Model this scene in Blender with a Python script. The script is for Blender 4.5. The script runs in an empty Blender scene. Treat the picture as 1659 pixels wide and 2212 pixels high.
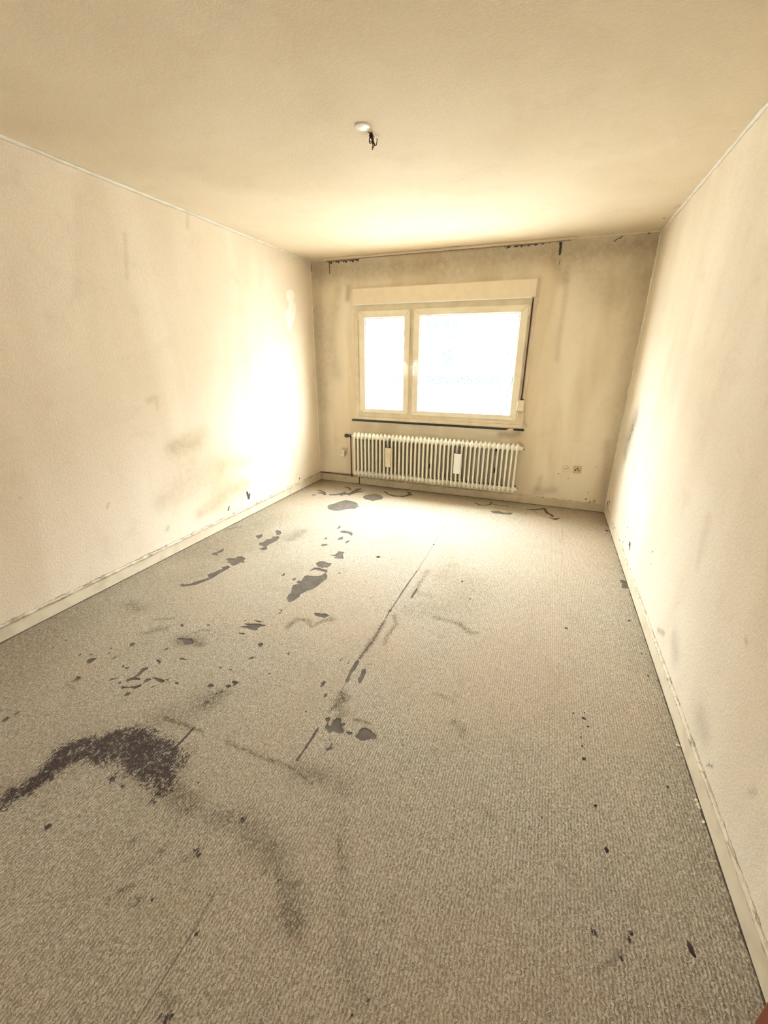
import bpy, bmesh, math, random
import numpy as np
from mathutils import Vector, Matrix

random.seed(7); np.random.seed(7)
S = bpy.context.scene
C = S.collection
PI = math.pi

# ------------------------------------------------------------------ camera
W, H, YR = 3.366, 2.50, -6.2            # room width, height, rear wall
cam_d = bpy.data.cameras.new('camera'); cam = bpy.data.objects.new('camera', cam_d); C.objects.link(cam)
cam_d.sensor_fit = 'HORIZONTAL'; cam_d.sensor_width = 36.0; cam_d.lens = 36.0*888.3/1659.0; cam_d.clip_start = 0.02
def _rot(p, y, r):
    return Matrix.Rotation(y, 3, 'Z') @ Matrix.Rotation(p, 3, 'X') @ Matrix.Rotation(r, 3, 'Y')
R = _rot(-0.3551, 0.3676, -0.0053)
M = Matrix((R.col[0], R.col[2], -R.col[1])).transposed().to_4x4()
M.translation = (2.6636, -4.5886, 1.4822)
cam.matrix_world = M
S.camera = cam

# ------------------------------------------------------------------ light and exposure
S.view_settings.view_transform = 'Standard'; S.view_settings.look = 'None'
S.view_settings.gamma = 1.0; S.view_settings.use_curve_mapping = False
S.view_settings.exposure = 0.36
world = bpy.data.worlds.new('sky'); S.world = world; world.use_nodes = True
bg = world.node_tree.nodes['Background']; bg.inputs[0].default_value = (0.82, 0.92, 1.0, 1)
_t = world.node_tree; _tc = _t.nodes.new('ShaderNodeTexCoord'); _sp = _t.nodes.new('ShaderNodeSeparateXYZ'); _mr = _t.nodes.new('ShaderNodeMapRange')
_t.links.new(_tc.outputs['Generated'], _sp.inputs[0]); _t.links.new(_sp.outputs['Z'], _mr.inputs['Value'])
_mr.inputs['From Min'].default_value = 0.0; _mr.inputs['From Max'].default_value = 0.8; _mr.inputs['To Min'].default_value = 34.0*0.62; _mr.inputs['To Max'].default_value = 34.0*2.5
_t.links.new(_mr.outputs['Result'], bg.inputs[1])                      # overcast sky, brighter towards the zenith
def area(name, loc, rot, sx, sy, power, col, portal=False):
    l = bpy.data.lights.new(name, 'AREA'); l.shape = 'RECTANGLE'; l.size = sx; l.size_y = sy; l.energy = power; l.color = col
    if portal: l.cycles.is_portal = True
    o = bpy.data.objects.new(name, l); C.objects.link(o); o.location = loc; o.rotation_euler = rot
    return o
area('daylight_portal', (1.5, 0.16, 1.45), (PI/2, 0, PI), 1.84, 1.2, 1, (1, 1, 1), True)
area('rear_fill_light', (1.9, YR+0.05, 1.45), (PI/2, 0, 0), 2.2, 1.7, 8.0, (1.0, 0.93, 0.82))  # added fill lamp in front of the solid rear wall
sun_d = bpy.data.lights.new('sun', 'SUN'); sun_d.energy = 3.0; sun_d.angle = 0.01
sun = bpy.data.objects.new('sun', sun_d); C.objects.link(sun); sun.rotation_euler = (math.radians(50), 0, math.radians(20))

# ------------------------------------------------------------------ node helpers
class NT:
    def __init__(s, name):
        s.m = bpy.data.materials.new(name); s.m.use_nodes = True
        s.t = s.m.node_tree; s.b = s.t.nodes['Principled BSDF']; s.out = s.t.nodes['Material Output']
        s.pos = s.t.nodes.new('ShaderNodeNewGeometry').outputs['Position']
    def L(s, a, b): s.t.links.new(a, b)
    def put(s, sock, v):
        if isinstance(v, bpy.types.NodeSocket): s.L(v, sock)
        elif isinstance(v, tuple) and len(v) == 3 and sock.type == 'RGBA': sock.default_value = (*v, 1)
        else: sock.default_value = v
    def math(s, op, a, b=0.0, c=0.0, clamp=False):
        n = s.t.nodes.new('ShaderNodeMath'); n.operation = op; n.use_clamp = clamp
        s.put(n.inputs[0], a); s.put(n.inputs[1], b); s.put(n.inputs[2], c); return n.outputs[0]
    def scale(s, v, k):
        n = s.t.nodes.new('ShaderNodeVectorMath'); n.operation = 'MULTIPLY'; s.put(n.inputs[0], v); n.inputs[1].default_value = k; return n.outputs[0]
    def noise(s, sc, det=2.0, dist=0.0, rough=0.5, vec=None, k=None):
        v = vec or s.pos
        if k: v = s.scale(v, k)
        n = s.t.nodes.new('ShaderNodeTexNoise'); s.L(v, n.inputs['Vector'])
        n.inputs['Scale'].default_value = sc; n.inputs['Detail'].default_value = det; n.inputs['Distortion'].default_value = dist; n.inputs['Roughness'].default_value = rough
        return n.outputs['Fac']
    def ramp(s, v, a, b, lo=0.0, hi=1.0, smooth=True):
        n = s.t.nodes.new('ShaderNodeMapRange'); n.interpolation_type = 'SMOOTHSTEP' if smooth else 'LINEAR'
        s.put(n.inputs['Value'], v); n.inputs['From Min'].default_value = a; n.inputs['From Max'].default_value = b
        n.inputs['To Min'].default_value = lo; n.inputs['To Max'].default_value = hi; return n.outputs['Result']
    def mix(s, f, a, b, mode='MIX'):
        n = s.t.nodes.new('ShaderNodeMix'); n.data_type = 'RGBA'; n.blend_type = mode
        s.put(n.inputs[0], f); s.put(n.inputs[6], a); s.put(n.inputs[7], b); return n.outputs[2]
    def attr(s, name):
        n = s.t.nodes.new('ShaderNodeAttribute'); n.attribute_name = name; return n.outputs['Fac']
    def bump(s, h, strength=0.3, dist=0.002):
        n = s.t.nodes.new('ShaderNodeBump'); n.inputs['Strength'].default_value = strength; n.inputs['Distance'].default_value = dist
        s.put(n.inputs['Height'], h); s.L(n.outputs[0], s.b.inputs['Normal'])
    def fin(s, col, rough=0.8, spec=0.3, metal=0.0):
        s.put(s.b.inputs['Base Color'], col); s.put(s.b.inputs['Roughness'], rough)
        s.put(s.b.inputs['Specular IOR Level'], spec); s.b.inputs['Metallic'].default_value = metal
        return s.m
def plain(name, col, rough=0.5, spec=0.4, metal=0.0, dirt=0.12, sc=14.0):
    n = NT(name); f = n.noise(sc, 4, 0.3)
    f = n.ramp(f, 0.35, 0.75, 0.0, dirt)
    c = n.mix(f, tuple(col), tuple(x*0.55*y for x, y in zip(col, (1.0, 0.9, 0.75))))
    return n.fin(c, rough, spec, metal)

# ------------------------------------------------------------------ materials
WALL = (0.92, 0.80, 0.635)
def wall_mat(name, base, streak=(1.5, 1.5, 0.35), marks=True, low=0.12, chip=1.0, soot=(0.44, 0.345, 0.19)):
    n = NT(name)
    lowf = n.noise(1.3, 3, 0.4, k=streak)
    c = n.mix(n.ramp(lowf, 0.35, 0.7, 0.0, 1.0), base, tuple(x*(1-low*k) for x, k in zip(base, (0.8, 1.0, 1.35))))
    blot = n.noise(5.0, 5, 0.6, 0.6)
    c = n.mix(n.ramp(blot, 0.52, 0.75, 0.0, 0.16), c, (0.55, 0.42, 0.27))
    chipn = n.noise(95, 2, 0.6); chipf = n.noise(240, 2, 0.0)
    c = n.mix(n.ramp(chipn, 0.35, 0.62, 0.0, 0.09*chip), c, (0.35, 0.26, 0.17))
    speck = n.noise(38, 3, 0.0, 0.6)
    c = n.mix(n.ramp(speck, 0.74, 0.80, 0.0, 0.35), c, (0.3, 0.22, 0.14))
    if marks:
        d = n.attr('dirt'); brk = n.noise(18, 5, 0.5, 0.65)
        c = n.mix(n.math('MULTIPLY', d, n.ramp(brk, 0.2, 0.75, 0.6, 1.0), clamp=True), c, soot)
        mo = n.math('ADD', n.attr('mold_shade'), n.math('MULTIPLY', n.math('SUBTRACT', n.noise(130, 3, 0.3, 0.6), 0.5), 1.6))
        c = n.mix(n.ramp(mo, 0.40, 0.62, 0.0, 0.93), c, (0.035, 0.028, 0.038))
        c = n.mix(n.attr('putty'), c, (0.97, 0.94, 0.84))
    n.bump(n.math('ADD', n.math('MULTIPLY', chipn, 1.0), n.math('MULTIPLY', chipf, 0.4)), 0.55*chip, 0.004)
    return n.fin(c, 0.9, 0.15)
m_left = wall_mat('woodchip_left', WALL)
m_right = wall_mat('woodchip_right', (0.90, 0.795, 0.64), soot=(0.26, 0.22, 0.15))
m_ceil = wall_mat('ceiling_paint', (0.80, 0.68, 0.505), (0.8, 0.8, 0.8), chip=0.6)
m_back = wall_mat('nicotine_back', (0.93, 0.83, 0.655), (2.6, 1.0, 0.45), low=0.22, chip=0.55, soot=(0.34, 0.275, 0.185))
m_caulk = plain('acrylic_caulk', (0.95, 0.88, 0.74), 0.6, 0.3, dirt=0.2)

def carpet_mat():
    n = NT('loop_carpet')
    warp = n.t.nodes.new('ShaderNodeVectorMath'); warp.operation = 'ADD'
    nz = n.t.nodes.new('ShaderNodeTexNoise'); n.L(n.pos, nz.inputs['Vector']); nz.inputs['Scale'].default_value = 75; nz.inputs['Detail'].default_value = 2
    sc = n.t.nodes.new('ShaderNodeVectorMath'); sc.operation = 'SCALE'; n.L(nz.outputs['Color'], sc.inputs[0]); sc.inputs['Scale'].default_value = 0.014
    n.L(n.pos, warp.inputs[0]); n.L(sc.outputs[0], warp.inputs[1])
    wv = warp.outputs[0]
    worm = n.noise(185, 1.0, 0.9, 0.5, vec=wv, k=(1.2, 0.62, 1.0))
    wave = n.t.nodes.new('ShaderNodeTexWave'); wave.wave_type = 'BANDS'; wave.bands_direction = 'X'; wave.wave_profile = 'SIN'
    n.L(wv, wave.inputs['Vector']); wave.inputs['Scale'].default_value = 30; wave.inputs['Distortion'].default_value = 1.0; wave.inputs['Detail'].default_value = 1; wave.inputs['Detail Scale'].default_value = 2.0
    fine = n.noise(420, 2, 0.0)
    hgt = n.math('ADD', n.math('MULTIPLY', worm, 0.75), n.math('MULTIPLY', wave.outputs['Fac'], 0.14))
    hgt = n.math('ADD', hgt, n.math('MULTIPLY', fine, 0.14))
    pile = n.ramp(hgt, 0.34, 0.70)
    light = (0.63, 0.56, 0.44); dark = (0.255, 0.205, 0.138)
    c = n.mix(pile, dark, light)
    big = n.noise(0.9, 3, 0.5)
    c = n.mix(n.ramp(big, 0.35, 0.68, 0.0, 0.30), c, (0.50, 0.36, 0.235))
    b2 = n.noise(2.6, 4, 0.8, 0.6)
    c = n.mix(n.ramp(b2, 0.5, 0.8, 0.0, 0.32), c, (0.34, 0.28, 0.17))
    b3 = n.noise(9, 4, 0.8, 0.6)
    c = n.mix(n.ramp(b3, 0.56, 0.82, 0.0, 0.26), c, (0.24, 0.19, 0.12))
    brk = n.noise(60, 4, 0.5, 0.65)
    d = n.attr('dirt')
    df = n.math('MULTIPLY', d, n.ramp(n.math('ADD', brk, n.math('MULTIPLY', n.math('SUBTRACT', pile, 0.5), -0.22)), 0.30, 0.66, 0.30, 1.25), clamp=True)
    c = n.mix(df, c, (0.125, 0.098, 0.058))
    mo = n.math('ADD', n.math('MINIMUM', n.attr('mold_shade'), 0.82), n.math('MULTIPLY', n.math('SUBTRACT', brk, 0.5), 1.9))
    mo = n.math('ADD', mo, n.math('MULTIPLY', n.math('SUBTRACT', n.noise(17, 3, 0.6), 0.5), 1.1))
    mo = n.math('ADD', mo, n.math('MULTIPLY', n.math('SUBTRACT', pile, 0.5), -0.55))
    mo = n.math('MULTIPLY', mo, n.ramp(n.attr('mold_shade'), 0.0, 0.12))
    mf = n.ramp(mo, 0.22, 0.80, 0.0, 0.93)
    c = n.mix(mf, c, (0.058, 0.042, 0.040))
    c = n.mix(n.ramp(n.attr('line'), 0.1, 0.8, 0.0, 0.85), c, (0.07, 0.05, 0.035))
    ho = n.math('ADD', n.attr('hole'), n.math('MULTIPLY', n.math('ADD', n.math('MULTIPLY', n.math('SUBTRACT', n.noise(70, 2, 0.4, 0.6), 0.5), 0.9), n.math('SUBTRACT', n.noise(210, 2, 0.4, 0.6), 0.5)), 0.9))
    hf = n.ramp(ho, 0.02, 0.16)
    scr = n.ramp(n.noise(22, 5, 0.6, 0.65), 0.3, 0.75)
    hc = n.mix(scr, (0.165, 0.142, 0.110), (0.110, 0.088, 0.068))
    rim = n.ramp(n.math('ABSOLUTE', n.math('SUBTRACT', ho, 0.12)), 0.0, 0.14, 0.35, 0.0)
    c = n.mix(hf, c, hc); c = n.mix(rim, c, (0.05, 0.04, 0.03))
    inv = n.math('SUBTRACT', 1.0, hf)
    n.bump(n.math('MULTIPLY', n.math('ADD', hgt, 0.3), inv), 0.75, 0.006)
    return n.fin(c, 0.95, 0.02)
m_carpet = carpet_mat()
m_base = plain('painted_baseboard', (0.80, 0.69, 0.51), 0.55, 0.4, dirt=0.35, sc=9)
m_basedark = plain('grimy_gap', (0.09, 0.06, 0.05), 0.9, 0.1)
def grime_mat():
    n = NT('grimy_caulk_ledge'); f = n.noise(9, 6, 0.9, 0.75, k=(3, 1, 5))
    c = n.mix(n.ramp(f, 0.42, 0.66), (0.78, 0.68, 0.51), (0.30, 0.23, 0.15))
    n.bump(f, 0.6, 0.006); return n.fin(c, 0.85, 0.2)
m_grime = grime_mat()
m_frame = plain('yellowed_upvc', (0.93, 0.845, 0.67), 0.38, 0.45, dirt=0.22, sc=7)
m_frame2 = plain('yellowed_upvc_outer', (0.78, 0.68, 0.49), 0.42, 0.45, dirt=0.3, sc=7)
m_bead = plain('white_glazing_bead', (0.93, 0.93, 0.90), 0.35, 0.5, dirt=0.05)
m_gasket = plain('rubber_gasket', (0.06, 0.06, 0.065), 0.6, 0.3)
m_box = plain('beige_shutter_cover', (0.88, 0.76, 0.56), 0.5, 0.35, dirt=0.12)
m_strap = plain('dark_webbing', (0.075, 0.035, 0.035), 0.9, 0.1)
m_slate = plain('black_sill_edge', (0.028, 0.03, 0.036), 0.25, 0.5)
m_rad = plain('cream_radiator_enamel', (0.97, 0.93, 0.78), 0.4, 0.45, dirt=0.08, sc=20)
m_radin = plain('dusty_shaded_columns', (0.34, 0.27, 0.18), 0.8, 0.2, dirt=0.5, sc=30)  # dust, with the shade between the columns painted into the colour
m_valve = plain('black_valve', (0.025, 0.025, 0.028), 0.5, 0.4)
m_pipe = plain('brown_pipe', (0.10, 0.055, 0.04), 0.6, 0.3)
m_clay = plain('beige_ceramic', (0.78, 0.66, 0.46), 0.5, 0.4, dirt=0.2)
m_white = plain('white_ceramic', (0.97, 0.96, 0.90), 0.3, 0.5, dirt=0.02)
m_plug = plain('white_plastic', (0.86, 0.83, 0.74), 0.4, 0.4, dirt=0.1)
m_sock = plain('brownish_beige_plastic', (0.66, 0.49, 0.30), 0.4, 0.4, dirt=0.15)
m_sock2 = plain('cream_plastic', (0.80, 0.70, 0.50), 0.4, 0.4, dirt=0.1)
m_black = plain('black_hole', (0.02, 0.012, 0.01), 0.8, 0.2)
m_wire = plain('brown_cloth_wire', (0.055, 0.03, 0.035), 0.7, 0.2)
m_flake = plain('dark_crumb', (0.05, 0.035, 0.04), 0.8, 0.2)
m_crumb = plain('plaster_crumb', (0.88, 0.82, 0.68), 0.8, 0.2)
m_door = plain('red_brown_wood', (0.215, 0.062, 0.030), 0.45, 0.4, dirt=0.3)
m_metal = plain('brushed_steel', (0.6, 0.58, 0.54), 0.35, 0.5, 0.9)
m_fac = plain('white_render', (0.82, 0.82, 0.80), 0.9, 0.1, dirt=0.02)
m_fwin = plain('pale_window_glass', (0.0165, 0.0195, 0.0200), 0.9, 0.1, dirt=0.02)
m_ext = plain('white_pvc_outside', (0.85, 0.85, 0.85), 0.5, 0.3, dirt=0.02)
def hedge_mat():
    n = NT('pale_hedge'); f = n.noise(30, 3, 0.3, k=(1.6, 1, 0.8))
    return n.fin(n.mix(n.ramp(f, 0.45, 0.62), (0.024, 0.026, 0.026), (0.009, 0.012, 0.013)), 0.9, 0.1)
m_hedge = hedge_mat()
def glass_mat():
    n = NT('window_glass'); t = n.t
    tr = t.nodes.new('ShaderNodeBsdfTransparent'); gl = t.nodes.new('ShaderNodeBsdfGlossy'); gl.inputs['Roughness'].default_value = 0.02
    fr = t.nodes.new('ShaderNodeLayerWeight'); fr.inputs['Blend'].default_value = 0.5; mx = t.nodes.new('ShaderNodeMixShader')
    t.links.new(n.math('ADD', 0.03, n.math('MULTIPLY', n.math('POWER', fr.outputs['Facing'], 4.0), 0.5)), mx.inputs[0]); t.links.new(tr.outputs[0], mx.inputs[1]); t.links.new(gl.outputs[0], mx.inputs[2]); t.links.new(mx.outputs[0], n.out.inputs[0])
    return n.m
m_glass = glass_mat()

# ------------------------------------------------------------------ mesh helpers
def obj(name, bm, mat, parent=None, smooth=False, bevel=0.0):
    me = bpy.data.meshes.new(name); bm.to_mesh(me); bm.free()
    if smooth: me.polygons.foreach_set('use_smooth', [True]*len(me.polygons))
    me.materials.append(mat)
    o = bpy.data.objects.new(name, me); C.objects.link(o)
    if parent: o.parent = parent
    if bevel:
        b = o.modifiers.new('bevel', 'BEVEL'); b.width = bevel; b.segments = 2; b.limit_method = 'ANGLE'
    return o
def thing(name, label, cat, loc=(0, 0, 0), group=None):
    o = bpy.data.objects.new(name, None); C.objects.link(o); o.location = loc; o.empty_display_size = 0.05
    tag(o, label, cat, group); return o
def tag(o, label=None, cat=None, group=None, kind=None):
    if label: o['label'] = label
    if cat: o['category'] = cat
    if group: o['group'] = group
    if kind: o['kind'] = kind
    return o
def box(bm, x0, x1, y0, y1, z0, z1):
    v = [bm.verts.new((x, y, z)) for z in (z0, z1) for y in (y0, y1) for x in (x0, x1)]
    for f in ((0, 2, 3, 1), (4, 5, 7, 6), (0, 1, 5, 4), (2, 6, 7, 3), (0, 4, 6, 2), (1, 3, 7, 5)):
        bm.faces.new([v[i] for i in f])
def bx(*a):
    bm = bmesh.new(); box(bm, *a); return bm
def lathe(bm, prof, axis='z', loc=(0, 0, 0), n=24, cap=True):
    rings = []
    for r, h in prof:
        ring = []
        for i in range(n):
            a = 2*PI*i/n; u, v = r*math.cos(a), r*math.sin(a)
            p = {'z': (u, v, h), 'x': (h, u, v), 'y': (v, h, u)}[axis]
            ring.append(bm.verts.new((p[0]+loc[0], p[1]+loc[1], p[2]+loc[2])))
        rings.append(ring)
    for a, b in zip(rings, rings[1:]):
        for i in range(n): bm.faces.new((a[i], a[(i+1) % n], b[(i+1) % n], b[i]))
    if cap:
        bm.faces.new(rings[0][::-1]); bm.faces.new(rings[-1])
def tube(bm, pts, r, n=8):
    pts = [Vector(p) for p in pts]; rings = []; up = None
    for i, p in enumerate(pts):
        d = (pts[min(i+1, len(pts)-1)]-pts[max(i-1, 0)]).normalized()
        if up is None:
            up = d.orthogonal().normalized()
        up = (up-d*up.dot(d)).normalized(); s = d.cross(up)
        rr = r[i] if isinstance(r, (list, tuple)) else r
        rings.append([bm.verts.new(p+(up*math.cos(2*PI*k/n)+s*math.sin(2*PI*k/n))*rr) for k in range(n)])
    for a, b in zip(rings, rings[1:]):
        for i in range(n): bm.faces.new((a[i], a[(i+1) % n], b[(i+1) % n], b[i]))
    bm.faces.new(rings[0][::-1]); bm.faces.new(rings[-1])
def prism(bm, poly, axis, a, b):
    def P(u, v, w): return {'y': (u, w, v), 'x': (w, u, v), 'z': (u, v, w)}[axis]
    A = [bm.verts.new(P(u, v, a)) for u, v in poly]; B = [bm.verts.new(P(u, v, b)) for u, v in poly]
    bm.faces.new(A); bm.faces.new(B[::-1]); n = len(poly)
    for i in range(n): bm.faces.new((A[i], B[i], B[(i+1) % n], A[(i+1) % n]))
def fixn(bm):
    bmesh.ops.recalc_face_normals(bm, faces=bm.faces); return bm

# ------------------------------------------------------------------ marks as vertex attributes of finely gridded surfaces
def sdf(U, V, poly):
    p = np.array(poly); q = np.roll(p, -1, 0); d = np.full(U.shape, 1e9); ins = np.zeros(U.shape, bool)
    for (x0, y0), (x1, y1) in zip(p, q):
        ex, ey = x1-x0, y1-y0; L2 = ex*ex+ey*ey+1e-12
        t = np.clip(((U-x0)*ex+(V-y0)*ey)/L2, 0, 1)
        d = np.minimum(d, np.hypot(U-x0-t*ex, V-y0-t*ey))
        c = ((y0 > V) != (y1 > V))
        ins ^= c & (U < (x1-x0)*(V-y0)/((y1-y0) if abs(y1-y0) > 1e-12 else 1e-12)+x0)
    return np.where(ins, d, -d)
def surface(name, u0, u1, v0, v1, step, place, mat, normal_flip, marks=(), holes=(), putty=(), skip=None, solid=(), dz=None, extra=None):
    nu = max(2, int(round((u1-u0)/step))+1); nv = max(2, int(round((v1-v0)/step))+1)
    us = np.linspace(u0, u1, nu); vs = np.linspace(v0, v1, nv)
    U, V = np.meshgrid(us, vs)
    F = {k: np.zeros(U.shape) for k in ('mold_shade', 'dirt', 'line', 'putty')}; F['hole'] = np.full(U.shape, -3.0)
    def win(a0, a1, b0, b1):
        i0, i1 = np.searchsorted(us, [a0, a1]); j0, j1 = np.searchsorted(vs, [b0, b1])
        return slice(max(j0-1, 0), j1+1), slice(max(i0-1, 0), i1+1)
    for kind, w, pts in marks:
        P = np.array(pts); m = P[:, 2].max()*2.2+step
        sl = win(P[:, 0].min()-m, P[:, 0].max()+m, P[:, 1].min()-m, P[:, 1].max()+m)
        u, v = U[sl], V[sl]; best = np.zeros(u.shape)
        if not u.size: continue
        for (x0, y0, r0), (x1, y1, r1) in zip(pts, pts[1:]):
            ex, ey = x1-x0, y1-y0; L2 = ex*ex+ey*ey+1e-12
            t = np.clip(((u-x0)*ex+(v-y0)*ey)/L2, 0, 1); r = np.maximum(r0+(r1-r0)*t, step*0.55)
            d = np.hypot(u-x0-t*ex, v-y0-t*ey)/r
            if kind == 'dirt': f = np.exp(-d*d*0.9)
            else: f = np.clip(1.55-d*0.75, 0, 1)**1.2
            best = np.maximum(best, f)
        if kind == 'dirt': F['dirt'][sl] = 1-(1-F['dirt'][sl])*(1-np.clip(best*w, 0, 1))
        else: F[kind][sl] = np.maximum(F[kind][sl], best*w)
    for lst, key, sc in ((holes, 'hole', 0.010), (putty, 'putty', 0.012)):
        for poly in lst:
            P = np.array(poly); m = 0.03
            sl = win(P[:, 0].min()-m, P[:, 0].max()+m, P[:, 1].min()-m, P[:, 1].max()+m)
            if not U[sl].size: continue
            s_ = sdf(U[sl], V[sl], poly)/sc
            if key == 'hole': F[key][sl] = np.maximum(F[key][sl], np.clip(s_+0.20, -3, 3))
            else: F[key][sl] = np.maximum(F[key][sl], np.clip(s_+0.3, 0, 1)*0.9)
    if extra: extra(U, V, F)
    Z = dz(U, V, F) if dz else np.zeros(U.shape)
    co = np.stack(place(U, V, Z), -1).reshape(-1, 3)
    idx = np.arange(nu*nv).reshape(nv, nu)
    a, b, c, d = idx[:-1, :-1], idx[:-1, 1:], idx[1:, 1:], idx[1:, :-1]
    q = np.stack([a, b, c, d] if not normal_flip else [a, d, c, b], -1)
    if skip is not None:
        uc = (us[:-1]+us[1:])/2; vc = (vs[:-1]+vs[1:])/2; UC, VC = np.meshgrid(uc, vc); q = q[~skip(UC, VC)]
    q = q.reshape(-1, 4)
    # coarse solid boxes behind / beside the grid
    bmv, bmf = [], []
    for (x0, x1, y0, y1, z0, z1) in solid:
        o = len(co)+len(bmv)
        bmv += [(x, y, z) for z in (z0, z1) for y in (y0, y1) for x in (x0, x1)]
        bmf += [[o+i for i in f] for f in ((0, 2, 3, 1), (4, 5, 7, 6), (0, 1, 5, 4), (2, 6, 7, 3), (0, 4, 6, 2), (1, 3, 7, 5))]
    nb = len(bmv)
    if nb: co = np.vstack([co, np.array(bmv)]); q = np.vstack([q, np.array(bmf)])
    me = bpy.data.meshes.new(name)
    me.vertices.add(len(co)); me.vertices.foreach_set('co', co.astype(np.float32).ravel())
    me.loops.add(q.size); me.loops.foreach_set('vertex_index', q.astype(np.int32).ravel())
    me.polygons.add(len(q)); me.polygons.foreach_set('loop_start', np.arange(0, q.size, 4, dtype=np.int32))
    for k, fld in F.items():
        at = me.attributes.new(k, 'FLOAT', 'POINT'); vals = np.concatenate([fld.ravel(), np.full(nb, -3.0 if k == 'hole' else 0.0)])
        at.data.foreach_set('value', vals.astype(np.float32))
    me.update(calc_edges=True); me.validate()
    me.materials.append(mat)
    o = bpy.data.objects.new(name, me); C.objects.link(o); tag(o, kind='structure'); return o

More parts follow.
